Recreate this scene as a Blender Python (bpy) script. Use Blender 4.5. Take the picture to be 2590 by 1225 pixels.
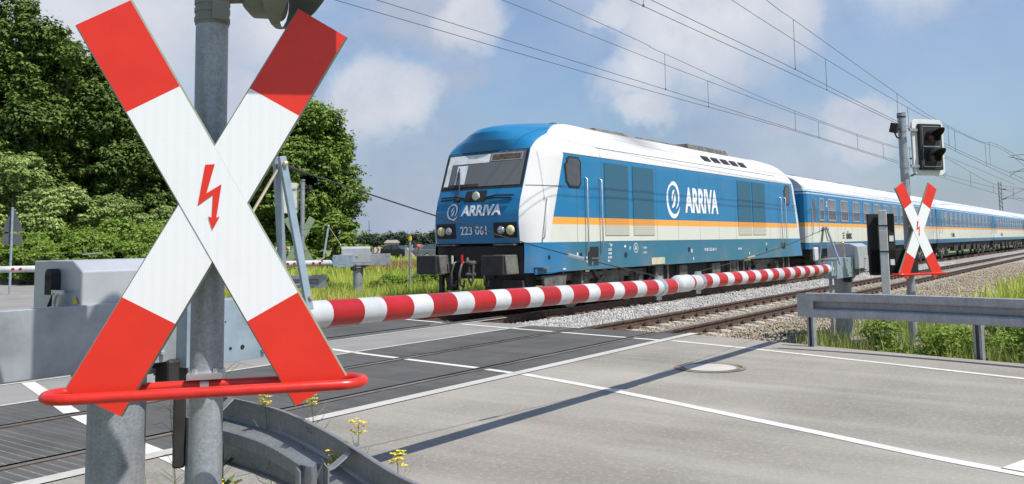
import bpy, bmesh, math, random
import numpy as np
from mathutils import Vector, Matrix
PI = math.pi
for o in list(bpy.data.objects): bpy.data.objects.remove(o)
S = bpy.context.scene
COL = S.collection
# ------------------------------------------------------------------ camera
AZ = math.radians(35.6); TILT = 0.09; ROLL = 0.0155; EYE = 1.49
f0 = Vector((math.cos(AZ), math.sin(AZ), 0)); r0 = Vector((math.sin(AZ), -math.cos(AZ), 0)); u0 = Vector((0, 0, 1))
fwd = f0*math.cos(TILT) + u0*math.sin(TILT)
up_ = -f0*math.sin(TILT) + u0*math.cos(TILT)
Rv = r0*math.cos(ROLL) - up_*math.sin(ROLL)
Uv = up_*math.cos(ROLL) + r0*math.sin(ROLL)
cd = bpy.data.cameras.new('camera'); cam = bpy.data.objects.new('camera', cd); COL.objects.link(cam)
cam.matrix_world = Matrix(((Rv.x, Uv.x, -fwd.x, 0), (Rv.y, Uv.y, -fwd.y, 0), (Rv.z, Uv.z, -fwd.z, EYE), (0, 0, 0, 1)))
cd.sensor_fit = 'HORIZONTAL'; cd.sensor_width = 36; cd.lens = 36*2189/2590
cd.shift_y = -0.0753; cd.clip_start = 0.05; cd.clip_end = 5000
S.camera = cam
# ------------------------------------------------------------------ light
SUN_EL = math.radians(57); SUN_AZ = math.radians(-89)       # direction towards the sun
sd = bpy.data.lights.new('sun', 'SUN'); sd.energy = 4.4; sd.angle = math.radians(0.5); sd.color = (1, .955, .88)
sun = bpy.data.objects.new('sun', sd); COL.objects.link(sun)
sv = Vector((math.cos(SUN_EL)*math.cos(SUN_AZ), math.cos(SUN_EL)*math.sin(SUN_AZ), math.sin(SUN_EL)))
sun.rotation_euler = sv.to_track_quat('Z', 'Y').to_euler()
S.view_settings.view_transform = 'Standard'; S.view_settings.look = 'None'
S.view_settings.exposure = 0.32; S.view_settings.gamma = 1; S.view_settings.use_curve_mapping = False

class NB:                                   # node builder
    def __init__(s, nt): s.nt = nt
    def n(s, t, **k):
        x = s.nt.nodes.new(t)
        for a, b in k.items():
            if a.startswith('i_'):
                nm = a[2:].replace('_', ' ')
                x.inputs[nm].default_value = b
            else: setattr(x, a, b)
        return x
    def l(s, a, b): s.nt.links.new(a, b)
    def set(s, sock, v):
        if hasattr(v, 'links') or isinstance(v, bpy.types.NodeSocket): s.l(v, sock)
        elif isinstance(v, (tuple, list)) and sock.type == 'RGBA' and len(v) == 3: sock.default_value = (*v, 1)
        else: sock.default_value = v
    def m(s, op, a, b=0.0, c=None):
        x = s.n('ShaderNodeMath', operation=op); s.set(x.inputs[0], a); s.set(x.inputs[1], b)
        if c is not None: s.set(x.inputs[2], c)
        return x.outputs[0]
    def mix(s, f, a, b):
        x = s.n('ShaderNodeMix', data_type='RGBA'); s.set(x.inputs[0], f); s.set(x.inputs[6], a); s.set(x.inputs[7], b)
        return x.outputs[2]
    def noise(s, vec, scale, detail=4, rough=.55):
        x = s.n('ShaderNodeTexNoise'); x.inputs['Scale'].default_value = scale; x.inputs['Detail'].default_value = detail; x.inputs['Roughness'].default_value = rough
        if vec is not None: s.l(vec, x.inputs['Vector'])
        return x.outputs[0]
    def ramp(s, v, lo, hi):
        x = s.n('ShaderNodeMapRange'); x.clamp = True
        s.set(x.inputs[0], v); x.inputs[1].default_value = lo; x.inputs[2].default_value = hi
        return x.outputs[0]
    def lt(s, a, b): return s.m('LESS_THAN', a, b)
    def gt(s, a, b): return s.m('GREATER_THAN', a, b)
    def band(s, v, a, b): return s.m('MULTIPLY', s.gt(v, a), s.lt(v, b))

# ------------------------------------------------------------------ world: sky with broken cloud
W = bpy.data.worlds.new('World'); S.world = W; W.use_nodes = True
nt = W.node_tree; nt.nodes.clear(); b = NB(nt)
sky = b.n('ShaderNodeTexSky', sky_type='NISHITA'); sky.sun_disc = False
sky.sun_elevation = SUN_EL; sky.sun_rotation = math.radians(179); sky.air_density = 1.3; sky.dust_density = 1.5; sky.ozone_density = 1.2
tc = b.n('ShaderNodeTexCoord').outputs['Generated']
sp = b.n('ShaderNodeSeparateXYZ'); b.l(tc, sp.inputs[0])
zz = b.m('ADD', b.m('MAXIMUM', sp.outputs[2], 0.0), 0.16)
cv = b.n('ShaderNodeCombineXYZ'); b.l(b.m('DIVIDE', sp.outputs[0], zz), cv.inputs[0]); b.l(b.m('DIVIDE', sp.outputs[1], zz), cv.inputs[1])
n1 = b.noise(cv.outputs[0], 1.05, 7, .56)
mp = b.n('ShaderNodeMapping'); b.l(cv.outputs[0], mp.inputs[0]); mp.inputs['Location'].default_value = (3.7, 1.3, 0); mp.inputs['Rotation'].default_value = (0, 0, .6); mp.inputs['Scale'].default_value = (.55, 1.2, 1)
n2 = b.noise(mp.outputs[0], 1.3, 6, .6)
n3 = b.noise(tc, 5.5, 7, .6)
def puff(x, y, z, r):                        # one cumulus around a sky direction, edges broken by noise
    v = Vector((x, y, z)).normalized()
    d = b.n('ShaderNodeVectorMath', operation='DISTANCE'); b.l(tc, d.inputs[0]); d.inputs[1].default_value = v
    e = b.m('ADD', d.outputs['Value'], b.m('MULTIPLY', b.m('SUBTRACT', n3, .5), .22))
    mr = b.n('ShaderNodeMapRange'); mr.clamp = True; mr.interpolation_type = 'SMOOTHERSTEP'
    b.l(e, mr.inputs[0]); mr.inputs[1].default_value = r*1.25; mr.inputs[2].default_value = r*.35
    return mr.outputs[0]
def skydir(px, py):
    d = fwd*2189 + Rv*(px-1295) - Uv*(py-417.5); return d.normalized()
p = None
for (px, py, r) in ((1700, 60, .09), (1860, 10, .085), (1620, 170, .055), (1780, 90, .08), (1980, 20, .055), (1560, 40, .04), (930, 240, .06), (1020, 250, .05), (600, 290, .05), (1615, 258, .03), (2180, 330, .03), (1180, 40, .05), (700, 60, .06), (1780, -260, .2), (300, -250, .25), (2300, -150, .1)):
    q = puff(*skydir(px, py), r); p = q if p is None else b.m('MAXIMUM', p, q)
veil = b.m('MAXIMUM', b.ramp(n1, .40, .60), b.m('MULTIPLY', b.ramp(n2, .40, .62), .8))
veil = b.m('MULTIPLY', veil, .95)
zen = b.m('ADD', .2, b.m('MULTIPLY', b.ramp(sp.outputs[2], .62, .36), .8))  # cloud veil thinned above the view to cut ambient light
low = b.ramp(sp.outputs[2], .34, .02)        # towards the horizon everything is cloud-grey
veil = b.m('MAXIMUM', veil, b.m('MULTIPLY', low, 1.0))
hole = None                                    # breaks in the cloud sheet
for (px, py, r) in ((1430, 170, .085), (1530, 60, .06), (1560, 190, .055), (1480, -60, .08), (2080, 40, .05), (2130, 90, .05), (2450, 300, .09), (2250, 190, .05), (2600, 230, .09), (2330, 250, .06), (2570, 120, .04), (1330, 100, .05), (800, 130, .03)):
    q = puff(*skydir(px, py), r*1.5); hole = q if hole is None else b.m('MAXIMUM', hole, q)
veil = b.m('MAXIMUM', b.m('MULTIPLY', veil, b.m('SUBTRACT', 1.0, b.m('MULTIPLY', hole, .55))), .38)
shade = b.noise(tc, 3.2, 6, .6)
grey = b.mix(b.ramp(shade, .36, .64), (3.0, 3.55, 4.75), (4.5, 4.95, 5.95))
base = b.mix(veil, b.mix(1.0, sky.outputs[0], sky.outputs[0]), grey)
skyblue = b.n('ShaderNodeMix', data_type='RGBA', blend_type='MULTIPLY'); skyblue.inputs[0].default_value = 1
b.l(sky.outputs[0], skyblue.inputs[6]); skyblue.inputs[7].default_value = (.70, .93, 1.22, 1)
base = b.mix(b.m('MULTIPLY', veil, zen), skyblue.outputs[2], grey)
wht = b.mix(b.ramp(n3, .38, .62), (4.7, 5.05, 5.9), (6.9, 7.0, 7.3))
outc = b.mix(b.m('MULTIPLY', p, .85), base, wht)
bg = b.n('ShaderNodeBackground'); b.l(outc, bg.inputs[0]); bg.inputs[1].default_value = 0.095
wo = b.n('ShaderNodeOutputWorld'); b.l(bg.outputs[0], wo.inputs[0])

# ------------------------------------------------------------------ materials
def mat(name, col, rough=.6, metal=0.0, var=.12, scale=6.0, bump=0.0, bscale=40.0, col2=None, spec=.5, detail=5):
    m = bpy.data.materials.new(name); m.use_nodes = True; nt = m.node_tree; b = NB(nt)
    p = nt.nodes['Principled BSDF']; tc = b.n('ShaderNodeTexCoord').outputs['Object']
    nz = b.noise(tc, scale, detail, .6)
    c2 = col2 if col2 else tuple(max(0, c*(1-2.2*var)) for c in col)
    c1 = tuple(min(1, c*(1+.6*var)) for c in col)
    b.l(b.mix(b.ramp(nz, .3, .7), c2, c1), p.inputs['Base Color'])
    p.inputs['Roughness'].default_value = rough; p.inputs['Metallic'].default_value = metal
    p.inputs['Specular IOR Level'].default_value = spec
    if bump:
        bp = b.n('ShaderNodeBump'); bp.inputs['Strength'].default_value = bump; bp.inputs['Distance'].default_value = .02
        b.l(b.noise(tc, bscale, 4, .6), bp.inputs['Height']); b.l(bp.outputs[0], p.inputs['Normal'])
    return m
M = {}
M['white'] = mat('white_paint', (.7, .7, .69), .35, var=.04)
M['red'] = mat('red_paint', (.72, .03, .014), .4, var=.04)
M['redgloss'] = mat('red_gloss_paint', (.66, .026, .014), .32, var=.12, scale=14, detail=9)
M['stripe_red'] = mat('stripe_red', (.43, .012, .012), .35, var=.16, scale=2.4, detail=9)
M['black'] = mat('black_plastic', (.016, .015, .015), .7, var=.1)
M['dark'] = mat('underframe_dirt', (.045, .04, .034), .8, var=.3, scale=3)
M['rustdark'] = mat('dark_steel', (.045, .04, .038), .6, var=.2, metal=.3)
M['grease'] = mat('greased_steel', (.2, .18, .155), .5, var=.3, metal=.3, scale=5)
M['wood'] = mat('pale_wood', (.45, .38, .28), .8)
M['glassdark'] = mat('dark_glass', (.035, .038, .042), .08, var=.1)
M['coachglass'] = mat('coach_window_glass', (.17, .18, .19), .12, var=.25, scale=.8)
M['silver'] = mat('aluminium', (.6, .61, .62), .32, metal=.75, var=.08)
M['cream'] = mat('cream_plastic', (.62, .62, .5), .5)
M['yellow'] = mat('yellow_plastic', (.8, .55, .03), .5)
M['orange'] = mat('orange_cap', (.85, .12, .03), .5)
M['concrete'] = mat('concrete', (.36, .34, .3), .9, var=.15, bump=.5)
M['sleeper'] = mat('concrete_sleeper', (.47, .42, .33), .9, var=.2, bump=.5, scale=3)
M['blackcar'] = mat('black_car_paint', (.012, .013, .016), .12)
M['silvercar'] = mat('grey_car_paint', (.16, .17, .2), .2, metal=.4)
M['housing'] = mat('olive_grey_housing', (.2, .2, .165), .5, var=.12)
M['tyre'] = mat('tyre_rubber', (.02, .02, .02), .8)
M['glasscar'] = mat('car_glass', (.05, .07, .08), .05)
M['plast'] = mat('house_wall', (.4, .37, .31), .9)
M['brass'] = mat('yellow_passivated_steel', (.75, .6, .38), .3, metal=.7)
M['beige'] = mat('beige_label', (.6, .55, .38), .6)

def galv(name, col=(.40, .42, .44), metal=.35, rough=.5, streak=True):
    m = bpy.data.materials.new(name); m.use_nodes = True; nt = m.node_tree; b = NB(nt)
    p = nt.nodes['Principled BSDF']; tc = b.n('ShaderNodeTexCoord').outputs['Object']
    vo = b.n('ShaderNodeTexVoronoi'); vo.inputs['Scale'].default_value = 130; b.l(tc, vo.inputs['Vector'])
    sx = b.n('ShaderNodeSeparateColor'); b.l(vo.outputs['Color'], sx.inputs[0])
    n1 = b.noise(tc, 5, 6, .65); n2 = b.noise(tc, 42, 4, .6)
    mp = b.n('ShaderNodeMapping'); b.l(tc, mp.inputs[0]); mp.inputs['Scale'].default_value = (30, 30, 1.6)
    n3 = b.noise(mp.outputs[0], 1, 4, .6)
    v = b.m('ADD', b.m('MULTIPLY', sx.outputs[0], .22), b.m('ADD', b.m('MULTIPLY', n1, .7), b.m('ADD', b.m('MULTIPLY', n2, .35), b.m('MULTIPLY', n3, .35 if streak else 0))))
    c = b.mix(b.ramp(v, .45, 1.15), tuple(x*.52 for x in col), tuple(min(1, x*1.25) for x in col))
    b.l(c, p.inputs['Base Color'])
    p.inputs['Metallic'].default_value = metal
    b.l(b.m('ADD', b.m('MULTIPLY', n1, .25), rough-.12), p.inputs['Roughness'])
    return m
M['galv'] = galv('galvanised_steel', (.36, .38, .40))
M['galvblue'] = mat('galvanised_plate_blue', (.33, .41, .47), .45, metal=.3, var=.12, scale=7, detail=8)
M['galvbox'] = mat('brushed_cabinet', (.50, .51, .53), .42, metal=.35, var=.09, scale=2.5, detail=10)
M['galvplate'] = mat('galvanised_plate', (.40, .42, .45), .45, metal=.35, var=.16, scale=5, detail=8)
M['galvrail_shaded2'] = galv('galvanised_guardrail_bright', (.38, .395, .41), .35, .5)
M['galvrail_shaded'] = galv('galvanised_guardrail_shaded', (.31, .32, .335), .45, .42)  # darker copy for the near rail, its shade put into the base colour
M['signrim'] = mat('green_grey_rim', (.25, .29, .2), .5, var=.1)
M['signback'] = mat('green_grey_sign_back', (.2, .27, .16), .6, var=.1)

# reflective honeycomb sheeting for white part of the crosses
def sheeting():
    m = bpy.data.materials.new('white_reflective_sheeting'); m.use_nodes = True; nt = m.node_tree; b = NB(nt)
    p = nt.nodes['Principled BSDF']; tc = b.n('ShaderNodeTexCoord').outputs['Object']
    vo = b.n('ShaderNodeTexVoronoi'); vo.feature = 'DISTANCE_TO_EDGE'; vo.inputs['Scale'].default_value = 230; vo.inputs['Randomness'].default_value = .15
    b.l(tc, vo.inputs['Vector'])
    e = b.ramp(vo.outputs['Distance'], .18, .38)
    n1 = b.noise(tc, 4, 5, .6)
    c = b.mix(b.m('MULTIPLY', e, .45), (.80, .80, .80), (.46, .47, .5))
    c = b.mix(b.m('MULTIPLY', b.ramp(n1, .55, .8), .2), c, (.66, .62, .52))
    b.l(c, p.inputs['Base Color']); p.inputs['Roughness'].default_value = .35
    return m
M['sheet'] = sheeting()

def ground_mat(name, c1, c2, c3, s1=.6, s2=30., rough=.9, bump=.4, speck=.5):
    m = bpy.data.materials.new(name); m.use_nodes = True; nt = m.node_tree; b = NB(nt)
    p = nt.nodes['Principled BSDF']; tc = b.n('ShaderNodeTexCoord').outputs['Object']
    n1 = b.noise(tc, s1, 7, .62); n2 = b.noise(tc, s2, 4, .7); n3 = b.noise(tc, s2*5, 2, .7)
    c = b.mix(b.ramp(n1, .32, .68), c1, c2)
    c = b.mix(b.m('MULTIPLY', b.ramp(n2, .5, .75), speck), c, c3)
    c = b.mix(b.m('MULTIPLY', b.ramp(n3, .55, .8), speck*.6), c, tuple(x*.45 for x in c1))
    b.l(c, p.inputs['Base Color']); p.inputs['Roughness'].default_value = rough
    bp = b.n('ShaderNodeBump'); bp.inputs['Strength'].default_value = bump; bp.inputs['Distance'].default_value = .012
    b.l(b.m('ADD', n2, n3), bp.inputs['Height']); b.l(bp.outputs[0], p.inputs['Normal'])
    return m
def asphalt():
    m = ground_mat('asphalt_road', (.185, .165, .138), (.345, .316, .272), (.46, .43, .38), .28, 26., .88, .6, .6)
    b = NB(m.node_tree); p = m.node_tree.nodes['Principled BSDF']
    src = p.inputs['Base Color'].links[0].from_socket
    tc = b.n('ShaderNodeTexCoord').outputs['Object']
    mp = b.n('ShaderNodeMapping'); b.l(tc, mp.inputs[0]); mp.inputs['Rotation'].default_value = (0, 0, -.42); mp.inputs['Scale'].default_value = (1.1, .13, 1)
    n = b.noise(mp.outputs[0], 1.3, 5, .6)
    src = b.mix(b.m('MULTIPLY', b.ramp(n, .45, .7), .5), src, (.43, .40, .35))
    vo = b.n('ShaderNodeTexVoronoi'); vo.feature = 'DISTANCE_TO_EDGE'; vo.inputs['Scale'].default_value = .35
    nn = b.n('ShaderNodeTexNoise'); nn.inputs['Scale'].default_value = 1.5; nn.inputs['Detail'].default_value = 6; b.l(tc, nn.inputs['Vector'])
    mv = b.n('ShaderNodeMix', data_type='VECTOR'); mv.inputs[0].default_value = .35; b.l(tc, mv.inputs[4]); b.l(nn.outputs[1], mv.inputs[5]); b.l(mv.outputs[1], vo.inputs['Vector'])
    crack = 0.0
    src = b.mix(crack, src, (.08, .075, .07))
    sxy = b.n('ShaderNodeSeparateXYZ'); b.l(tc, sxy.inputs[0])
    b.l(src, p.inputs['Base Color']); return m
M['asphalt'] = asphalt()
M['asphaltlight'] = ground_mat('asphalt_between_tracks', (.2, .19, .175), (.28, .265, .245), (.34, .33, .3), .8, 30., .9, .3, .3)
M['line'] = ground_mat('worn_white_line', (.58, .56, .50), (.72, .70, .66), (.36, .33, .28), 1.6, 26., .7, .2, .75)
M['kerb'] = ground_mat('pale_concrete_kerb', (.42, .40, .36), (.52, .5, .46), (.32, .3, .27), 2., 25., .85, .3, .4)
def panels():
    m = bpy.data.materials.new('rubber_crossing_panels'); m.use_nodes = True; nt = m.node_tree; b = NB(nt)
    p = nt.nodes['Principled BSDF']; tc = b.n('ShaderNodeTexCoord').outputs['Object']
    sp = b.n('ShaderNodeSeparateXYZ'); b.l(tc, sp.inputs[0])
    mp = b.n('ShaderNodeMapping'); b.l(tc, mp.inputs[0]); mp.inputs['Scale'].default_value = (5, .35, 1)
    n1 = b.noise(mp.outputs[0], 1, 5, .6); n2 = b.noise(tc, 1.2, 5, .6); n3 = b.noise(tc, 60, 3, .7)
    c = b.mix(b.ramp(n2, .3, .7), (.055, .052, .046), (.10, .095, .086))
    c = b.mix(b.m('MULTIPLY', b.ramp(n1, .45, .75), .5), c, (.13, .125, .115))
    fx = b.m('FRACT', b.m('MULTIPLY', sp.outputs[0], 1/.09))
    gr = b.lt(fx, .13)
    left = b.ramp(sp.outputs[0], 4.4, 3.0)
    c = b.mix(b.m('MULTIPLY', b.m('MULTIPLY', gr, b.ramp(n3, .35, .6)), b.m('MULTIPLY', left, .8)), c, (.33, .3, .27))
    seam = b.lt(b.m('FRACT', b.m('MULTIPLY', sp.outputs[0], 1/1.2)), .012)
    c = b.mix(b.m('MULTIPLY', seam, .7), c, (.03, .03, .03))
    b.l(c, p.inputs['Base Color']); p.inputs['Roughness'].default_value = .7
    bp = b.n('ShaderNodeBump'); bp.inputs['Strength'].default_value = .3; bp.inputs['Distance'].default_value = .01
    b.l(n3, bp.inputs['Height']); b.l(bp.outputs[0], p.inputs['Normal'])
    return m
M['panel'] = panels()
M['field'] = ground_mat('meadow_soil', (.13, .17, .04), (.22, .24, .07), (.26, .22, .1), .12, 3., .95, .5, .5)
M['ballastbed'] = ground_mat('ballast_bed', (.2, .19, .175), (.34, .325, .3), (.5, .49, .46), .8, 26., .95, 1.0, .8)
M['gravel'] = ground_mat('gravel_verge', (.22, .19, .14), (.36, .31, .24), (.45, .42, .36), .8, 26., .95, 1.0, .8)
def islands(name, cols, rough=.8, trans=0.0, nscale=.5):
    m = bpy.data.materials.new(name); m.use_nodes = True; nt = m.node_tree; b = NB(nt)
    p = nt.nodes['Principled BSDF']; g = b.n('ShaderNodeNewGeometry')
    r = b.n('ShaderNodeValToRGB'); cr = r.color_ramp
    while len(cr.elements) < len(cols): cr.elements.new(.5)
    for i, c in enumerate(cols): cr.elements[i].position = i/(len(cols)-1); cr.elements[i].color = (*c, 1)
    tc = b.n('ShaderNodeTexCoord').outputs['Object']; n = b.noise(tc, nscale, 3, .5)
    v = b.m('ADD', b.m('MULTIPLY', g.outputs['Random Per Island'], .6), b.m('MULTIPLY', b.ramp(n, .3, .7), .4))
    b.l(v, r.inputs[0]); b.l(r.outputs[0], p.inputs['Base Color']); p.inputs['Roughness'].default_value = rough
    p.inputs['Specular IOR Level'].default_value = .25
    if trans:
        t = b.n('ShaderNodeBsdfTranslucent'); b.l(r.outputs[0], t.inputs[0]); ms = b.n('ShaderNodeMixShader'); ms.inputs[0].default_value = trans
        out = [x for x in nt.nodes if x.type == 'OUTPUT_MATERIAL'][0]
        b.l(p.outputs[0], ms.inputs[1]); b.l(t.outputs[0], ms.inputs[2]); b.l(ms.outputs[0], out.inputs[0])
    return m
M['leafdark'] = islands('dark_tree_leaves', [(.03, .06, .011), (.09, .145, .026), (.22, .31, .06)], .6, .12)
M['leafmid'] = islands('green_tree_leaves', [(.05, .10, .015), (.135, .215, .033), (.29, .39, .075)], .6, .16)
M['leaflight'] = islands('pale_shrub_leaves', [(.11, .175, .045), (.27, .36, .10), (.46, .54, .19)], .6, .25)
M['leaffresh'] = islands('fresh_shrub_leaves', [(.10, .18, .022), (.20, .30, .045), (.35, .44, .10)], .6, .3)
M['grass'] = islands('meadow_grass', [(.22, .33, .04), (.38, .5, .07), (.58, .6, .13), (.66, .55, .22)], .8, .3, .25)
M['drygrass'] = islands('dry_brown_grass', [(.26, .15, .06), (.4, .26, .12), (.34, .3, .09)], .8, .2)
M['dryverge'] = islands('dry_verge_grass', [(.35, .27, .12), (.5, .42, .2), (.45, .45, .15)], .8, .2)
M['vergegrass'] = islands('verge_grass', [(.13, .21, .03), (.25, .34, .06), (.42, .43, .11)], .8, .3, .8)
M['stone'] = islands('pale_ballast_stones', [(.2, .19, .18), (.38, .365, .345), (.6, .59, .57)], .9, 0, 2)
M['stonebrown'] = islands('brown_gravel_stones', [(.15, .12, .085), (.31, .255, .185), (.48, .42, .33)], .9, 0, 1)
M['bark'] = mat('bark', (.1, .075, .05), .9, var=.3, bump=.6)
M['flower'] = mat('yellow_petals', (.85, .68, .03), .6)
M['stem'] = mat('green_stem', (.14, .2, .06), .7)
M['fartree'] = islands('hazy_far_leaves', [(.09, .14, .055), (.15, .21, .08), (.23, .29, .12)], .8, 0, .03)  # distance haze put into the leaf colours, paler and bluer
M['fardark'] = islands('far_conifer_leaves', [(.035, .05, .035), (.055, .075, .05)], .8, 0, .1)

def paint(name, kind):
    """livery of the locomotive / coaches, from the position on the body"""
    m = bpy.data.materials.new(name); m.use_nodes = True; nt = m.node_tree; b = NB(nt)
    p = nt.nodes['Principled BSDF']; tc = b.n('ShaderNodeTexCoord').outputs['Object']
    sp = b.n('ShaderNodeSeparateXYZ'); b.l(tc, sp.inputs[0]); x, y, z = sp.outputs
    ay = b.m('ABSOLUTE', y)
    BL = (.009, .165, .345); WH = (.66, .65, .63); ORG = (.86, .36, .05); LB = (.022, .15, .235); BG = (.62, .62, .54)
    n = b.noise(tc, 1.3, 6, .6)
    if kind == 'loco':
        xs = b.m('MINIMUM', x, b.m('SUBTRACT', 17.9, x))
        side = b.m('MULTIPLY', b.gt(xs, b.m('ADD', .63, b.m('MULTIPLY', b.m('SUBTRACT', z, 1.48), .33))), b.gt(ay, 1.05))
        c = WH
        sc = b.mix(b.gt(z, 1.875), BG, ORG); sc = b.mix(b.gt(z, 2.03), sc, BL)
        c = b.mix(b.m('MULTIPLY', side, b.lt(z, 3.43)), c, sc)
        roofw = b.m('MULTIPLY', b.gt(z, 4.2), b.gt(xs, 3.3))
        c = b.mix(b.m('MULTIPLY', roofw, .8), c, (.2, .18, .15))
        cap = b.lt(ay, b.m('MINIMUM', 1.125, b.m('SUBTRACT', 1.125, b.m('MULTIPLY', b.m('SUBTRACT', xs, 1.1), .38))))
        cap = b.m('MULTIPLY', cap, b.lt(xs, 3.6))
        c = b.mix(cap, c, BL)
        sk = b.mix(b.ramp(xs, 1.3, 1.5), BL, LB)
        c = b.mix(b.lt(z, 1.495), c, sk)
        # panel seams
        ln = b.m('MULTIPLY', b.band(z, 3.65, 3.675), b.gt(xs, 2.8))
        ln = b.m('MAXIMUM', ln, b.m('MULTIPLY', b.band(z, 3.415, 3.44), b.gt(xs, 1.25)))
        ln = b.m('MAXIMUM', ln, b.m('MULTIPLY', b.band(z, 1.49, 1.502), b.gt(xs, 2.6)))
        inside = b.m('MULTIPLY', b.band(z, 1.49, 3.43), b.gt(ay, 1.3))
        for q in (1.78, 2.88, 5.72, 7.0, 8.43, 9.8, 11.15, 14.25, 15.1, 16.1):
            ln = b.m('MAXIMUM', ln, b.m('MULTIPLY', b.m('MULTIPLY', b.band(x, q-.011, q+.011), inside), .7))
        ln = b.m('MAXIMUM', ln, b.m('MULTIPLY', b.m('MULTIPLY', b.band(b.m('SUBTRACT', xs, b.m('MULTIPLY', b.m('SUBTRACT', 3.66, z), .35)), 2.8, 2.815), b.gt(z, 3.43)), b.lt(z, 4.2)))
        ln = b.m('MAXIMUM', ln, b.m('MULTIPLY', b.m('MULTIPLY', b.band(z, 2.675, 2.70), b.lt(xs, 1.2)), b.gt(ay, 1.15)))
        c = b.mix(b.m('MULTIPLY', ln, .8), c, (.03, .035, .04))
        # soot stain beside the exhaust, dust low on the skirt
        so = b.m('MULTIPLY', b.ramp(z, 3.72, 4.05), b.m('MULTIPLY', b.ramp(x, 3.6, 5.4), b.ramp(x, 7.4, 5.7)))
        c = b.mix(b.m('MULTIPLY', so, .62), c, (.07, .06, .05))
        du = b.m('MULTIPLY', b.ramp(z, 1.5, .8), b.ramp(n, .35, .7))
        c = b.mix(b.m('MULTIPLY', du, .45), c, (.2, .19, .16))
        c = b.mix(b.m('MULTIPLY', b.ramp(n, .5, .8), .12), c, (.3, .28, .25))
    elif kind == 'grille':
        sl = b.m('FRACT', b.m('MULTIPLY', z, 22))
        sc = b.mix(b.gt(z, 1.875), (.5, .49, .4), (.72, .3, .05)); sc = b.mix(b.gt(z, 2.03), sc, (.028, .115, .185))
        c = b.mix(b.m('MULTIPLY', b.lt(sl, .35), .3), sc, (.02, .04, .05))
    else:
        c = b.mix(b.gt(z, 1.33), (.02, .13, .26), BG)
        c = b.mix(b.gt(z, 1.94), c, ORG); c = b.mix(b.gt(z, 2.09), c, BL)
        c = b.mix(b.gt(z, 3.2), c, (.6, .62, .64)); c = b.mix(b.gt(z, 3.235), c, BL); c = b.mix(b.gt(z, 3.30), c, (.66, .68, .70))
        mp = b.n('ShaderNodeMapping'); b.l(tc, mp.inputs[0]); mp.inputs['Scale'].default_value = (4, 4, .4)
        n4 = b.noise(mp.outputs[0], 1, 4, .6)
        c = b.mix(b.m('MULTIPLY', b.ramp(n4, .45, .75), .3), c, (.2, .18, .15))
        c = b.mix(b.m('MULTIPLY', b.m('MULTIPLY', b.lt(b.m('FRACT', b.m('MULTIPLY', x, .53)), .02), b.gt(z, 3.4)), .3), c, (.2, .2, .2))
    b.l(c, p.inputs['Base Color']); p.inputs['Roughness'].default_value = .32 if kind != 'grille' else .6
    if kind == 'loco' or kind == 'coach':
        bp = b.n('ShaderNodeBump'); bp.inputs['Strength'].default_value = .06; bp.inputs['Distance'].default_value = .02
        b.l(b.noise(tc, .9, 2, .5), bp.inputs['Height']); b.l(bp.outputs[0], p.inputs['Normal'])
    return m
M['loco'] = paint('locomotive_livery', 'loco'); M['grille'] = paint('locomotive_grille', 'grille'); M['coach'] = paint('coach_livery', 'coach')
M['seam'] = mat('seam_dark', (.02, .03, .04), .7)  # plain dark tone for panel seams
M['letter'] = mat('white_lettering', (.8, .8, .8), .5, var=.02)
M['slateblue'] = mat('dark_blue_marking', (.03, .04, .06), .6)
M['lamp'] = mat('headlamp_glass', (.75, .68, .35), .12, var=.2, scale=30)
M['lampclear'] = mat('clear_lamp', (.5, .53, .55), .08, metal=.6, var=.3, scale=40)
M['bufferhouse'] = mat('grey_buffer_housing', (.15, .145, .125), .6, var=.3, scale=6)
M['wire'] = mat('wire_dark', (.09, .09, .10), .6)

# ------------------------------------------------------------------ mesh helpers
WLOC = {}
def mesh_obj(name, verts, faces, m, parent=None, smooth=None, midx=None, loc=None):
    me = bpy.data.meshes.new(name)
    o = bpy.data.objects.new(name, me)
    pl = WLOC.get(parent.name, Vector((0, 0, 0))) if parent else Vector((0, 0, 0))
    if loc is not None: L = Vector(loc)
    elif parent: L = pl
    else: L = Vector((0, 0, 0))
    WLOC[o.name] = L
    vs = np.asarray(verts, dtype=np.float64) - np.array(L)
    me.from_pydata(vs.tolist() if len(vs) < 3 else vs, [], faces)
    for mm in (m if isinstance(m, list) else [m]): me.materials.append(mm)
    if midx is not None: me.polygons.foreach_set('material_index', midx)
    if smooth is not None:
        me.shade_smooth(); me.set_sharp_from_angle(angle=math.radians(smooth))
    me.update()
    COL.objects.link(o)
    if parent: o.parent = parent; o.location = L - pl
    else: o.location = L
    return o
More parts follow.
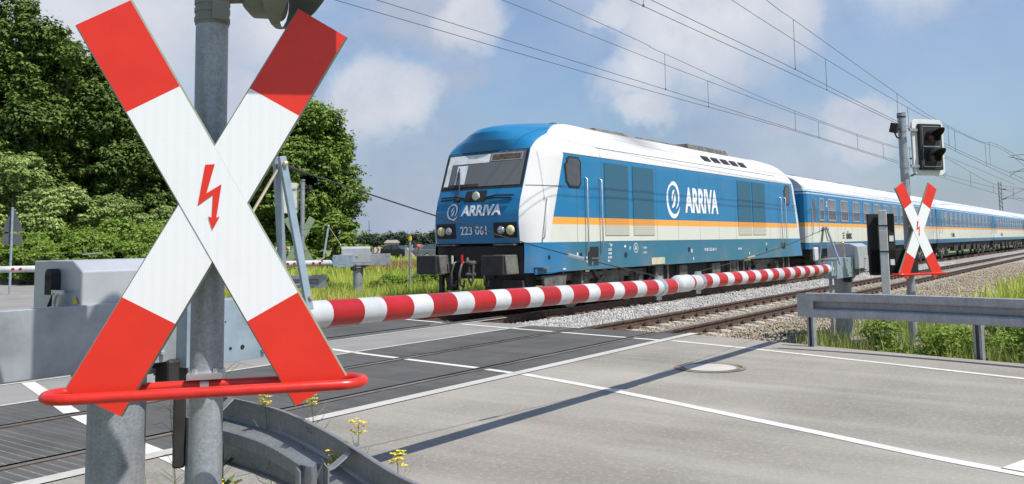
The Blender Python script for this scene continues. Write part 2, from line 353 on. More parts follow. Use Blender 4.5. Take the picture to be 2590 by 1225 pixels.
class MB:
    def __init__(s): s.v = []; s.f = []; s.mi = []
    def add(s, vs, fs, mi=0):
        k = len(s.v); s.v += [tuple(v) for v in vs]; s.f += [tuple(i+k for i in f) for f in fs]; s.mi += [mi]*len(fs); return s
    def box(s, c, d, R=None, mi=0, top=(1, 1)):
        """box centre c, full dims d; R 3x3 rotation; top scales the upper face"""
        vs = []
        for z in (-1, 1):
            for x, y in ((-1, -1), (1, -1), (1, 1), (-1, 1)):
                kx, ky = (top if z > 0 else (1, 1))
                v = Vector((x*d[0]/2*kx, y*d[1]/2*ky, z*d[2]/2))
                if R is not None: v = R @ v
                vs.append(Vector(c)+v)
        return s.add(vs, [(3, 2, 1, 0), (4, 5, 6, 7), (0, 1, 5, 4), (1, 2, 6, 5), (2, 3, 7, 6), (3, 0, 4, 7)], mi)
    def tube(s, pts, r, n=10, mi=0, caps=True, closed=False):
        pts = [Vector(p) for p in pts]; N = len(pts); rs = r if isinstance(r, (list, tuple)) else [r]*N
        rings = []; prev = None
        for i, p in enumerate(pts):
            if closed: t = (pts[(i+1) % N]-pts[i-1])
            else: t = (pts[min(i+1, N-1)]-pts[max(i-1, 0)])
            if t.length < 1e-9: t = Vector((0, 0, 1))
            t.normalize()
            a = prev if prev is not None else (Vector((0, 0, 1)) if abs(t.z) < .9 else Vector((1, 0, 0)))
            a = (a - t*a.dot(t)); a.normalize(); prev = a; c = t.cross(a)
            rings.append([p + (a*math.cos(2*PI*k/n)+c*math.sin(2*PI*k/n))*rs[i] for k in range(n)])
        vs = [v for R in rings for v in R]; fs = []
        for i in range(N if closed else N-1):
            j = (i+1) % N
            for k in range(n): fs.append((i*n+k, i*n+(k+1) % n, j*n+(k+1) % n, j*n+k))
        if caps and not closed: fs += [tuple(range(n-1, -1, -1)), tuple((N-1)*n+k for k in range(n))]
        return s.add(vs, fs, mi)
    def cyl(s, a, c, r, n=16, mi=0): return s.tube([a, c], r, n, mi)
    def ball(s, c, r, n=10, mi=0, sc=(1, 1, 1)):
        vs = []; fs = []
        for i in range(n+1):
            th = PI*i/n
            for k in range(n): vs.append((c[0]+r*sc[0]*math.sin(th)*math.cos(2*PI*k/n), c[1]+r*sc[1]*math.sin(th)*math.sin(2*PI*k/n), c[2]+r*sc[2]*math.cos(th)))
        for i in range(n):
            for k in range(n): fs.append((i*n+k, (i+1)*n+k, (i+1)*n+(k+1) % n, i*n+(k+1) % n))
        return s.add(vs, fs, mi)
    def prism(s, poly, o, ax, ay, az, t, mi=0):
        """poly of (u,v) in plane ax,ay at origin o, thickness t along az"""
        o, ax, ay, az = map(Vector, (o, ax, ay, az)); n = len(poly)
        vs = [o+ax*u+ay*v for u, v in poly]+[o+ax*u+ay*v+az*t for u, v in poly]
        fs = [tuple(range(n-1, -1, -1)), tuple(range(n, 2*n))]+[(i, (i+1) % n, n+(i+1) % n, n+i) for i in range(n)]
        return s.add(vs, fs, mi)
    def sweep(s, path, prof, mi=0, ups=None):
        """prof of (side,z) swept along horizontal path; open profile gets both skins"""
        N = len(path); n = len(prof); vs = []
        for i in range(N):
            p = Vector(path[i]); t = Vector(path[min(i+1, N-1)])-Vector(path[max(i-1, 0)]); t.z = 0; t.normalize(); q = Vector((t.y, -t.x, 0))
            vs += [p+q*a+Vector((0, 0, z)) for a, z in prof]
        fs = [(i*n+k, (i+1)*n+k, (i+1)*n+k+1, i*n+k+1) for i in range(N-1) for k in range(n-1)]
        return s.add(vs, fs, mi)
    def obj(s, name, m, parent=None, smooth=None, bevel=0, solid=0, loc=None):
        o = mesh_obj(name, s.v, s.f, m, parent, smooth, s.mi if isinstance(m, list) else None, loc)
        if solid:
            md = o.modifiers.new('s', 'SOLIDIFY'); md.thickness = solid; md.offset = 0
        if bevel:
            md = o.modifiers.new('b', 'BEVEL'); md.width = bevel; md.segments = 2; md.limit_method = 'ANGLE'; md.angle_limit = math.radians(40)
        return o
def thing(name, loc, label, cat, group=None, kind=None):
    o = bpy.data.objects.new(name, None); COL.objects.link(o); o.location = loc; o.empty_display_size = .2
    WLOC[o.name] = Vector(loc); tag(o, label, cat, group, kind); return o
def tag(o, label=None, cat=None, group=None, kind=None):
    if label: o['label'] = label
    if cat: o['category'] = cat
    if group: o['group'] = group
    if kind: o['kind'] = kind
    return o
def struct(name, vs, fs, m, label=None, smooth=None):
    o = mesh_obj(name, vs, fs, m, smooth=smooth); o['kind'] = 'structure'
    if label: o['label'] = label
    return o
def copy_tree(o, parent=None):
    c = o.copy(); COL.objects.link(c); c.parent = parent
    WLOC[c.name] = Vector(c.location)
    for ch in o.children: copy_tree(ch, c)
    return c
def rz(a): return Matrix.Rotation(a, 3, 'Z')
def text_mesh(txt, size, offset=.0, shear=0.0, ext=.0, space=1.0):
    cu = bpy.data.curves.new('t', 'FONT'); cu.body = txt; cu.size = size; cu.offset = offset; cu.shear = shear; cu.extrude = ext; cu.align_x = 'CENTER'; cu.space_character = space
    cu.resolution_u = 4
    o = bpy.data.objects.new('t', cu); COL.objects.link(o)
    dg = bpy.context.evaluated_depsgraph_get(); me = bpy.data.meshes.new_from_object(o.evaluated_get(dg))
    vs = [tuple(v.co) for v in me.vertices]; fs = [tuple(p.vertices) for p in me.polygons]
    bpy.data.objects.remove(o); return vs, fs
def put_text(mb, txt, size, o, ax, ay, off=0.0, sx=1.0, mi=0, shear=0.0, warp=None):
    vs, fs = text_mesh(txt, size, off, shear); o = Vector(o); ax = Vector(ax); ay = Vector(ay)
    out = [o+ax*v[0]*sx+ay*v[1] for v in vs]
    if warp: out = [warp(v) for v in out]
    return mb.add(out, fs, mi)
def catmull(P, n=8):
    P = [Vector(p) for p in P]; out = []
    for i in range(len(P)-1):
        p0 = P[max(i-1, 0)]; p1 = P[i]; p2 = P[i+1]; p3 = P[min(i+2, len(P)-1)]
        for k in range(n):
            t = k/n; out.append(.5*((2*p1)+(p2-p0)*t+(2*p0-5*p1+4*p2-p3)*t*t+(3*p1-p0-3*p2+p3)*t**3))
    out.append(P[-1]); return out
def offset2(path, d):
    out = []
    for i in range(len(path)):
        t = path[min(i+1, len(path)-1)]-path[max(i-1, 0)]; t.z = 0; t.normalize(); out.append(path[i]+Vector((t.y, -t.x, 0))*d)
    return out
def ribbon(a, c, z):
    n = len(a); vs = [(p.x, p.y, z) for p in a]+[(p.x, p.y, z) for p in c]
    return vs, [(i, i+1, n+i+1, n+i) for i in range(n-1)]

# ================================================================== SETTING
G = 3000
struct('ground', [(-G, -G, -.20), (G, -G, -.20), (G, G, -.20), (-G, G, -.20)], [(0, 1, 2, 3)], M['field'], 'green meadow ground')
# raised meadow levels beside the railway (near verge and far field), as gentle sheets
def grid_sheet(x0, x1, y0, y1, nx, ny, zf):
    vs = [(x0+(x1-x0)*i/nx, y0+(y1-y0)*j/ny, 0) for j in range(ny+1) for i in range(nx+1)]
    vs = [(x, y, zf(x, y)) for x, y, _ in vs]
    return vs, [(j*(nx+1)+i, j*(nx+1)+i+1, (j+1)*(nx+1)+i+1, (j+1)*(nx+1)+i) for j in range(ny) for i in range(nx)]
vs, fs = grid_sheet(-60, 220, 14.3, 160, 40, 30, lambda x, y: min(-.03, -.2+.17*min(1, (y-14.3)/2)))
struct('meadow', vs, fs, M['field'], 'rough meadow beyond the tracks')
# ballast bed
vs, fs = grid_sheet(12.95, 400, 5.2, 14.2, 60, 36, lambda x, y: (-.235 if y < 5.5 or y > 14 else (-.145 if 8.75 < y < 9.9 else -.185)))
struct('ballast_bed', vs, fs, M['ballastbed'], 'grey ballast between and beside the rails')
vs, fs = grid_sheet(-60, 0.5, 5.2, 14.2, 10, 8, lambda x, y: -.185)
struct('ballast_bed', vs, fs, M['ballastbed'], 'ballast left of the crossing')
vs, fs = grid_sheet(12.3, 120, 1.5, 5.2, 60, 12, lambda x, y: -.19+.03*math.sin(x*1.3)*math.sin(y*2))
struct('gravel_verge', vs, fs, M['gravel'], 'brown gravel strip beside the near track')

# road on the camera side
cl = catmull([(4.2, -14, 0), (5.2, -6, 0), (5.85, -2, 0), (6.37, .67, 0), (6.98, 2.32, 0), (7.72, 4.25, 0), (8.2, 5.75, 0)], 10)
re_ = catmull([(8.2, -14, 0), (9.2, -5, 0), (9.9, -1, 0), (10.54, 1.04, 0), (11.45, 3.77, 0), (11.95, 5.47, 0), (12.0, 5.75, 0)], 10)
le = catmull([(-.4, -14, 0), (.6, -6, 0), (1.6, -1, 0), (2.55, 2.2, 0), (3.1, 3.7, 0), (3.56, 5.1, 0), (3.72, 5.75, 0)], 10)
L2 = [Vector((-16, -14, 0)), Vector((-16, -6, 0)), Vector((-16, 5.82, 0))]
A = catmull([(-9, -14, 0), (-7, -6, 0), (-1.5, 0, 0), (1.1, 2.9, 0), (1.5, 4.4, 0), (1.4, 5.78, 0)], 10)
Bn = catmull([(9.6, -14, 0), (10.4, -5, 0), (11.2, -1, 0), (11.75, 1.1, 0), (12.25, 3.2, 0), (12.7, 4.7, 0), (12.95, 5.78, 0)], 10)
vs = []; nA = 60
def resamp(P, n):
    d = [0]
    for i in range(1, len(P)): d.append(d[-1]+(P[i]-P[i-1]).length)
    out = []
    for k in range(n+1):
        s = d[-1]*k/n; i = max(j for j in range(len(d)) if d[j] <= s+1e-9); i = min(i, len(P)-2)
        out.append(P[i].lerp(P[i+1], (s-d[i])/max(1e-9, d[i+1]-d[i])))
    return out
vs, fs = ribbon(resamp(A, nA), resamp(Bn, nA), 0.0)
struct('road', vs, fs, M['asphalt'], 'grey asphalt road curving up to the crossing')
def line(P, w, z=.004, name='road_marking', m='line', lab=None):
    a = offset2(P, -w/2); c = offset2(P, w/2); vs, fs = ribbon(a, c, z)
    return struct(name, vs, fs, M[m], lab)
line(cl, .115, lab='white centre line of the near road'); line(re_, .1, lab='white right edge line of the near road'); line(le, .12, lab='white left edge line of the near road')
line([Vector((8.0, -20, 0)), Vector((8.0, -20.1, 0))], .1)
bpy.data.objects.remove(bpy.data.objects['road_marking.003'])
# white branch stripe lower right (junction wedge)
P = [(6.25, .02), (6.45, .75), (7.6, .55), (9.6, .25), (9.6, -.15), (7.3, .2)]
struct('road_marking', [(6.44, .80, .004), (6.36, .52, .004), (8.6, -.25, .004), (8.7, .12, .004)], [(0, 1, 2, 3)], M['line'], 'white junction line branching off the centre line')
# stop kerb, crossing panels
def rect(x0, x1, y0, y1, z): return [(x0, y0, z), (x1, y0, z), (x1, y1, z), (x0, y1, z)], [(0, 1, 2, 3)]
KE = 5.78
struct('kerb', [(-16, KE+.02, .006), (13.15, KE, .006), (13.15, KE+.155, .006), (-16, KE+.175, .006)], [(0, 1, 2, 3)], M['kerb'], 'pale concrete kerb along the near track')
vs, fs = rect(-16, 13.05, KE+.12, 6.36, .0); struct('crossing_surface', vs, fs, M['panel'])
for (y0, y1) in ((6.52, 7.84), (8.02, 8.98), (10.42, 10.62), (10.80, 12.05), (12.24, 12.95)):
    vs, fs = rect(-16, 13.05, y0, y1, 0); struct('crossing_surface', vs, fs, M['panel'], 'dark rubber panels between the rails')
vs, fs = rect(-16, 13.2, 8.98, 10.42, 0); struct('crossing_surface', vs, fs, M['asphaltlight'], 'pale asphalt strip between the tracks')
for y in (9.0, 10.36):
    vs, fs = rect(-16, 14.2 if y > 10 else 13.6, y-.035, y+.035, .005); struct('kerb', vs, fs, M['kerb'], 'thin pale kerb edge between the tracks')
# flangeway troughs
vs, fs = rect(-16, 13.05, 5.9, 13.0, -.09); struct('crossing_base', vs, fs, M['dark'])
# sloped end of the crossing panels
struct('crossing_surface', [(13.05, 5.93, 0), (13.05, 8.98, 0), (13.35, 8.98, -.12), (13.35, 5.93, -.12)], [(0, 1, 2, 3)], M['panel'])
# markings over the tracks
line([Vector((8.22, 5.94, 0)), Vector((8.30, 6.36, 0))], .1); line([Vector((8.33, 6.53, 0)), Vector((8.5, 7.83, 0))], .1, lab='white centre line over the panels'); line([Vector((8.53, 8.03, 0)), Vector((8.66, 8.95, 0))], .1)
line([Vector((8.68, 9.05, 0)), Vector((8.9, 10.3, 0))], .12); line([Vector((8.95, 10.83, 0)), Vector((9.15, 12.0, 0))], .1)
line([Vector((12.0, 5.94, 0)), Vector((12.05, 6.36, 0))], .1); line([Vector((12.08, 6.53, 0)), Vector((12.28, 7.83, 0))], .1, lab='white edge line over the panels'); line([Vector((12.3, 8.03, 0)), Vector((12.45, 8.95, 0))], .1)
line([Vector((12.46, 9.05, 0)), Vector((12.7, 10.3, 0))], .1); line([Vector((12.75, 10.83, 0)), Vector((12.98, 12.0, 0))], .1)
line([Vector((3.75, 5.94, 0)), Vector((3.82, 6.35, 0))], .14); line([Vector((3.86, 6.53, 0)), Vector((4.18, 7.83, 0))], .14, lab='white left edge line over the panels'); line([Vector((4.22, 8.03, 0)), Vector((4.5, 8.95, 0))], .14)
line([Vector((4.53, 9.05, 0)), Vector((4.9, 10.3, 0))], .14); line([Vector((4.95, 10.83, 0)), Vector((5.3, 12.0, 0))], .14)
# far road
FA = catmull([(4.0, 12.95, 0), (4.2, 18, 0), (5.5, 26, 0), (10, 36, 0), (20, 46.5, 0), (40, 56, 0), (70, 66, 0), (120, 80, 0)], 8)
FB = catmull([(14.0, 12.95, 0), (13.6, 16, 0), (14.2, 21, 0), (16.5, 29, 0), (23, 38, 0), (42, 48, 0), (72, 58, 0), (122, 72, 0)], 8)
vs, fs = ribbon(resamp(FA, nA), resamp(FB, nA), 0.0)
struct('road', vs, fs, M['asphaltlight'], 'grey road leaving the crossing on the far side')

# tracks
random.seed(5)
def track(yc, label, x0, x1, zs, slmax):
    t = thing('railway_track', (13, yc, 0), label, 'railway track', 'railway tracks')
    prof = [(-.036, 0), (.036, 0), (.036, -.035), (.012, -.05), (.012, -.135), (.07, -.155), (.07, -.17), (-.07, -.17), (-.07, -.155), (-.012, -.135), (-.012, -.05), (-.036, -.035)]
    for dy in (-.753, .753):
        mb = MB(); n = len(prof)
        for x in (x0, x1): mb.v += [(x, yc+dy+a, z) for a, z in prof]
        mb.f = [(k, (k+1) % n, n+(k+1) % n, n+k) for k in range(n)]+[tuple(range(n)), tuple(range(2*n-1, n-1, -1))]
        mb.mi = [1 if k == 0 else 0 for k in range(n)]+[0, 0]
        mb.obj('rail', [M['railside'], M['railtop']], t)
    first = None
    for i in range(slmax):
        x = 13.45+.6*i
        if first is None:
            mb = MB(); prof2 = [(-1.3, -.06), (-1.3, .0), (-.95, .045), (-.5, .03), (-.2, 0), (.2, 0), (.5, .03), (.95, .045), (1.3, 0), (1.3, -.06)]
            hw = .13; n = len(prof2)
            vs = [(-hw*(1 if z < 0 else .8), y, z) for y, z in prof2]+[(hw*(1 if z < 0 else .8), y, z) for y, z in prof2]
            mb.add([(v[0]+x, v[1]+yc, v[2]+zs) for v in vs], [tuple(range(n-1, -1, -1)), tuple(range(n, 2*n))]+[(k, (k+1) % n, n+(k+1) % n, n+k) for k in range(n)])
            for dy in (-.753, .753):
                for s in (-.13, .13):
                    mb.box((x, yc+dy+s, zs+.055), (.1, .07, .04), mi=1); mb.cyl((x, yc+dy+s, zs+.05), (x, yc+dy+s, zs+.11), .018, 6, 1)
            first = mb.obj('sleeper', [M['sleeper'], M['rustdark']], t, loc=(x, yc, zs)); first.location = (x-13, 0, zs)
        else:
            c = first.copy(); COL.objects.link(c); c.location = (x-13, random.uniform(-.015, .015), zs)
    return t
M['railside'] = mat('rusty_rail_side', (.11, .062, .04), .85, var=.3, scale=8)
M['railtop'] = mat('worn_rail_top', (.36, .31, .27), .35, metal=.7, var=.2, scale=3)
track(7.19, 'near railway track with brown rails on pale concrete sleepers, no train on it', -40, 380, -.19, 90)
track(11.42, 'far railway track under the blue and white train', -40, 380, -.21, 60)

# ballast stones
rng = np.random.default_rng(3)
def stones(name, label, m, regions, smin=.018, smax=.036):
    base = np.array([(1, 0, 0), (-1, 0, 0), (0, 1, 0), (0, -1, 0), (0, 0, 1), (0, 0, -1)], float)
    tri = np.array([(0, 2, 4), (2, 1, 4), (1, 3, 4), (3, 0, 4), (2, 0, 5), (1, 2, 5), (3, 1, 5), (0, 3, 5)])
    Vs = []; Fs = []; k = 0
    for (x0, x1, y0, y1, z, n, pw) in regions:
        u = rng.random(n)**pw; x = x0+(x1-x0)*u; y = y0+(y1-y0)*rng.random(n)
        zc = z + rng.random(n)*.03
        s = (smin+(smax-smin)*rng.random(n))*(1+.012*(x-x0))
        for i in range(1):
            q = rng.normal(size=(n, 3, 3)); q, _ = np.linalg.qr(q)
            sc = s[:, None, None]*(.6+.6*rng.random((n, 6, 1)))
            v = (base[None]*sc*(1+.35*(rng.random((n, 6, 3))-.5)))@q
            v += np.stack([x, y, zc], 1)[:, None]
            Vs.append(v.reshape(-1, 3)); Fs.append((tri[None]+(np.arange(n)*6)[:, None, None]+k).reshape(-1, 3)); k += n*6
    V = np.concatenate(Vs); F = np.concatenate(Fs)
    o = np_mesh(name, V, F, m); tag(o, label, None, None, 'stuff'); return o
def np_mesh(name, V, F, m, parent=None, loc=None):
    me = bpy.data.meshes.new(name); nf, kk = F.shape
    me.vertices.add(len(V)); me.vertices.foreach_set('co', V.astype(np.float32).ravel())
    me.loops.add(nf*kk); me.loops.foreach_set('vertex_index', F.astype(np.int32).ravel())
    me.polygons.add(nf); me.polygons.foreach_set('loop_start', (np.arange(nf)*kk).astype(np.int32)); me.polygons.foreach_set('loop_total', np.full(nf, kk, np.int32))
    me.materials.append(m); me.update(calc_edges=True); me.validate()
    o = bpy.data.objects.new(name, me); COL.objects.link(o); WLOC[o.name] = Vector((0, 0, 0))
    if parent: o.parent = parent
    if loc: o.location = loc
    return o
stones('ballast_stones', 'pale grey ballast stones heaped between the two tracks', M['stone'],
       [(13.4, 60, 8.45, 10.25, -.155, 26000, 1.9), (13.2, 50, 12.6, 13.8, -.19, 1500, 1.6)])
stones('ballast_stones', 'brownish ballast stones around the sleepers of the near track', M['stonebrown'],
       [(13.3, 45, 6.55, 7.85, -.205, 9000, 1.8), (13.05, 60, 3.6, 6.3, -.20, 26000, 1.7), (12.7, 16, 3.9, 5.6, -.12, 1500, 1)])

# ================================================================== CROSSING SIGN POSTS
SH = math.radians(-40)
def crossing_post(base, ang, label, lean=0.0, board=1):
    """base: centre of the cross; h = sign's horizontal, n = its face normal"""
    cx, cy, cz = base; h = Vector((math.cos(ang), math.sin(ang), 0)); n = Vector((math.sin(ang), -math.cos(ang), 0)); v = Vector((0, 0, 1))
    C0 = Vector(base); pc = C0 - n*.17 + h*(-.028)
    t = thing('crossing_signal_post', (pc.x, pc.y, -.2), label, 'crossing signal', 'crossing signal posts with red and white crosses')
    r = .0585
    mb = MB(); mb.cyl((pc.x, pc.y, -.2), (pc.x, pc.y, 3.32), r, 32)
    mb.cyl((pc.x, pc.y, 3.32), (pc.x, pc.y, 3.36), r+.006, 32)
    mb.obj('pole', M['galv'], t, smooth=40)
    def arm(sgn, off):
        a = math.radians(29.2)*sgn                    # lean of the arm from vertical
        d = Vector(h*math.sin(-a)+v*math.cos(a)); w = Vector(h*math.cos(a)+v*math.sin(a))
        o = C0 + n*off; hl, hw = .765, .0985
        mbk = MB()
        def quad(y0, y1, z0, ww=hw): return [o+w*x+d*y+n*z0 for x, y in ((-ww, y0), (ww, y0), (ww, y1), (-ww, y1))]
        # hollow tray: face, flared rims, back
        f = quad(-hl, hl, 0, hw); bk = [o+w*x+d*y-n*.022 for x, y in ((-hw-.006, -hl-.004), (hw+.006, -hl-.004), (hw+.006, hl+.004), (-hw-.006, hl+.004))]
        mbk.add(f+bk, [(0, 1, 5, 4), (1, 2, 6, 5), (2, 3, 7, 6), (3, 0, 4, 7)], 0); mbk.add(bk, [(3, 2, 1, 0)], 1)
        armo = mbk.obj('cross_arm', [M['signrim'], M['signback']], t)
        rd = .345
        mw = MB(); mw.add(quad(-hl+rd, hl-rd, 0), [(0, 1, 2, 3)]); mw.obj('white_panel', M['sheet'], armo)
        for qa, qb in ((-hl, -hl+rd), (hl-rd, hl)): mr = MB(); mr.add(quad(qa, qb, 0), [(0, 1, 2, 3)]); mr.obj('red_panel', M['red'], armo)
        return armo
    arm(-1, -.003); top = arm(1, 0)
    # lightning arrow
    poly = [(-.029, .137), (.003, .139), (-.022, .036), (.026, .068), (.0105, -.051), (.022, -.047), (-.002, -.094), (-.0165, -.045), (-.004, -.051), (-.003, .030), (-.052, -.006)]
    poly = [(-.029, .137), (.003, .139), (-.0235, .036), (.0265, .068), (.0108, -.050), (.022, -.046), (-.002, -.094), (-.0165, -.045), (-.0045, -.050), (-.0015, .031), (-.0515, -.007)]
    # two triangles fans: build as explicit quads
    P = poly; fsb = [(0, 10, 2, 1), (10, 9, 3, 2), (9, 8, 4, 3), (8, 7, 6), (8, 6, 4), (4, 6, 5)]
    mb = MB(); mb.add([C0+n*.0025+h*a+v*c for a, c in P], fsb); mb.obj('lightning_arrow', M['red'], t)
    # guard hoop
    zc = cz-.643; rr = .085; L = .44; pts = []
    for i in range(13):
        a = -PI/2+PI*i/12; pts.append((L+rr*math.cos(a), rr*math.sin(a)))
    for i in range(13):
        a = PI/2+PI*i/12; pts.append((-L+rr*math.cos(a), rr*math.sin(a)))
    fin = []
    for i in range(len(pts)):
        p0 = pts[i]; p1 = pts[(i+1) % len(pts)]; fin.append(p0)
        if math.dist(p0, p1) > .3: fin += [(p0[0]+(p1[0]-p0[0])*k/6, p0[1]+(p1[1]-p0[1])*k/6) for k in range(1, 6)]
    mb = MB(); mb.tube([C0*0+Vector((cx, cy, zc))+h*a+n*(-.028-c) for a, c in fin], .0185, 16, closed=True)
    mb.obj('guard_hoop', M['redgloss'], t, smooth=60)
    mb = MB(); hb = Vector((pc.x, pc.y, zc+.045)); Rm = rz(ang)
    mb.box(hb+n*.055+Vector((0, 0, -.012)), (.12, .075, .02), Rm); mb.cyl(hb-v*.03, hb+v*.004, r+.006, 24)
    for q in (-.035, .035): mb.cyl(hb+h*q+n*.06-v*.01, hb+h*q+n*.06+v*.012, .011, 6)
    mb.box(hb+n*.02+v*-.05, (.03, .13, .04), Rm)
    mb.obj('hoop_clamp', M['silver'], t, smooth=30)
    for dz in (.2, -.2):
        mb = MB(); mb.box((pc.x+n.x*.085, pc.y+n.y*.085, cz+dz), (.3, .05, .04), Rm); mb.cyl((pc.x, pc.y, cz+dz-.02), (pc.x, pc.y, cz+dz+.02), r+.005, 24); mb.obj('bracket', M['galv'], t, smooth=30)
    return t, C0, h, n, pc, r
t, C0, h, n, pc, r = crossing_post((1.865, 2.632, 1.645), SH, 'near grey signal post with large red and white diagonal cross in the foreground')
pc = Vector((pc.x, pc.y, 0)); v = Vector((0, 0, 1))
# signal head on the near post: seen from below/behind, lamps turned to the right
sh = MB()
zt = 2.50
mb = MB()
for z in (2.335, 2.37, 2.40): mb.cyl(pc+v*z, pc+v*(z+.016), r+.006, 32)
mb.box(pc+v*2.37+h*.035+n*.058, (.06, .03, .07), rz(SH))
mb.cyl(pc+v*2.325, pc+v*2.43, r+.003, 32)
mb.obj('band_clamp', M['housing'], t, smooth=40)
face = (h*.92+n*.38).normalized(); sidev = v.cross(face).normalized()
hd = MB(); lc = pc+h*.185+n*.0+v*2.45
for dz in (0,):
    c0 = lc+v*dz
    hd.tube([c0-face*.07, c0-face*.04, c0+face*.035, c0+face*.06], [.05, .083, .09, .1], 24)
hd.tube([pc+v*2.43, lc-face*.03+v*-.005], .022, 12)
head = hd.obj('signal_head', M['housing'], t, smooth=40)
for dz in (0,):
    hm = MB(); c0 = lc+v*dz+face*.06; N = 20; vs = []; 
    for i in range(N+1):
        a = -PI/2+2*PI*i/N
        p0 = c0-face*.01+(sidev*math.cos(a)+v*math.sin(a))*.128
        ln = .025+.2*(.5+.5*math.sin(a))**.8
        vs += [p0, p0+face*ln]
    hm.add(vs, [(2*i, 2*i+1, 2*i+3, 2*i+2) for i in range(N)])
    hm.obj('hood', M['housing'], head, solid=.004)
bd = MB(); q = lc+v*.135+face*.055
bd.prism([(-.0, 0)], q, sidev, v, face, .01) if False else None

# far-right post and back-turned far post: copies of the same kind
def std_signal(t, C0, h, n, pc, r, extras=True, off_n=.20, zc0=2.845, off_h=.335, flip=1, w=.54):
    pc = Vector((pc.x, pc.y, 0)); v = Vector((0, 0, 1)); hh = .85
    fb = (n*.98-h*.17*(1 if flip > 0 else 0)).normalized()*flip; sx = Vector((-fb.y, fb.x, 0))
    c = pc+h*off_h+n*off_n+v*zc0
    mb = MB(); pts = []
    for (sxn, syn) in ((1, -1), (1, 1), (-1, 1), (-1, -1)):
        for k in range(7):
            a = {(1, -1): -PI/2, (1, 1): 0, (-1, 1): PI/2, (-1, -1): PI}[(sxn, syn)]+PI/2*k/6
            pts.append((sxn*(w/2-.09)+.09*math.cos(a), syn*(hh/2-.09)+.09*math.sin(a)))
    mb.prism(pts, c, sx, v, fb, -.018)
    bo = mb.obj('backboard', M['white'], t, bevel=.003)
    mb = MB(); mb.prism([(a*1.02, q*1.01) for a, q in pts], c-fb*.02, sx, v, fb, -.008); mb.obj('backboard_rear', M['cream'], t)
    mb = MB(); mb.box(c+fb*.03, (w*.70, .06, .70), rz(math.atan2(sx.y, sx.x))); hdd = mb.obj('signal_head', M['black'], t, bevel=.008)
    mb = MB()
    for zc in (-.155, .155):
        for a, q, e, g in ((-.16, zc-.15, .32, .007), (-.16, zc+.15, .32, .007)): mb.prism([(a, q), (a+e, q), (a+e, q+g), (a, q+g)], c+fb*.061, sx, v, fb, .004)
        for a in (-.165, .16): mb.prism([(a, zc-.14), (a+.005, zc-.14), (a+.005, zc+.14), (a, zc+.14)], c+fb*.06, sx, v, fb, .004)
    mb.obj('seal', M['silver'], hdd)
    for zc in (-.155, .155):
        cc = c+v*zc+fb*.062; hm = MB(); N = 22; vs = []
        for i in range(N+1):
            a = PI*(-.2)+(PI*1.4)*i/N; p0 = cc+(sx*math.cos(a)+v*math.sin(a))*.105
            ln = .24*(.3+.7*max(0, math.sin(a))); p1 = cc+(sx*math.cos(a)+v*math.sin(a))*.112+fb*ln
            vs += [p0, p1]
        hm.add(vs, [(2*i, 2*i+1, 2*i+3, 2*i+2) for i in range(N)]); hm.obj('hood', M['black'], hdd, solid=.006)
        lm = MB(); lm.tube([cc, cc+fb*.01, cc+fb*.02], [.09, .08, .03], 20); lm.obj('lens', M['redlens'] if zc > 0 else M['amberlens'], hdd, smooth=50)
    if not extras: return
    for z in (2.55, 3.1):
        mb = MB(); mb.box((pc+h*.13+n*.14+v*z), (.3, .03, .04), rz(math.atan2(h.y, h.x))); mb.cyl(pc+v*(z-.02), pc+v*(z+.02), r+.006, 20)
        mb.obj('signal_bracket', M['galv'], t, smooth=30)
    # little lamp box on the other side
    mb = MB(); q = pc-h*.2+v*3.13+n*.02; mb.box(q, (.13, .1, .14), rz(math.atan2(h.y, h.x)+.5) @ Matrix.Rotation(.25, 3, 'X')); mb.tube([pc+v*2.98, pc-h*.12+v*2.99, pc-h*.17+v*3.06], .012, 6); mb.tube([q, pc+v*3.12], .018, 8)
    mb.obj('side_lamp', M['black'], t)
    mb = MB(); mb.cyl(pc+v*3.3, pc+v*3.37, r+.006, 20); mb.obj('pole_cap', M['black'], t)
M['redlens'] = mat('dark_red_lens', (.06, .01, .008), .25); M['amberlens'] = mat('dark_amber_lens', (.03, .02, .012), .25)
near_args = (t, C0, h, n, Vector((pc.x, pc.y, 0)), r)
q = crossing_post((14.045, 2.617, 1.584), math.radians(-27), 'smaller grey signal post with red and white cross and unlit signal, behind the right guardrail')
std_signal(*q, True, .16, 2.845, .37, 1, .585)
mb = MB(); p5 = q[4]; mb.box((p5.x, p5.y, -.1), (.5, .06, .03), rz(.3)); mb.box((p5.x, p5.y, -.1), (.06, .5, .03), rz(.3)); mb.box((p5.x+.1, p5.y-.12, -.17), (.4, .4, .1), rz(.3)); mb.obj('foot', M['concrete'], q[0])
q = crossing_post((16.35, 19.1, 1.62), math.radians(160), 'signal post with cross seen from behind, beyond the tracks beside the far guardrail')
std_signal(*q)
std_signal(*near_args, False, .365, 2.93, .375, -1, .50)

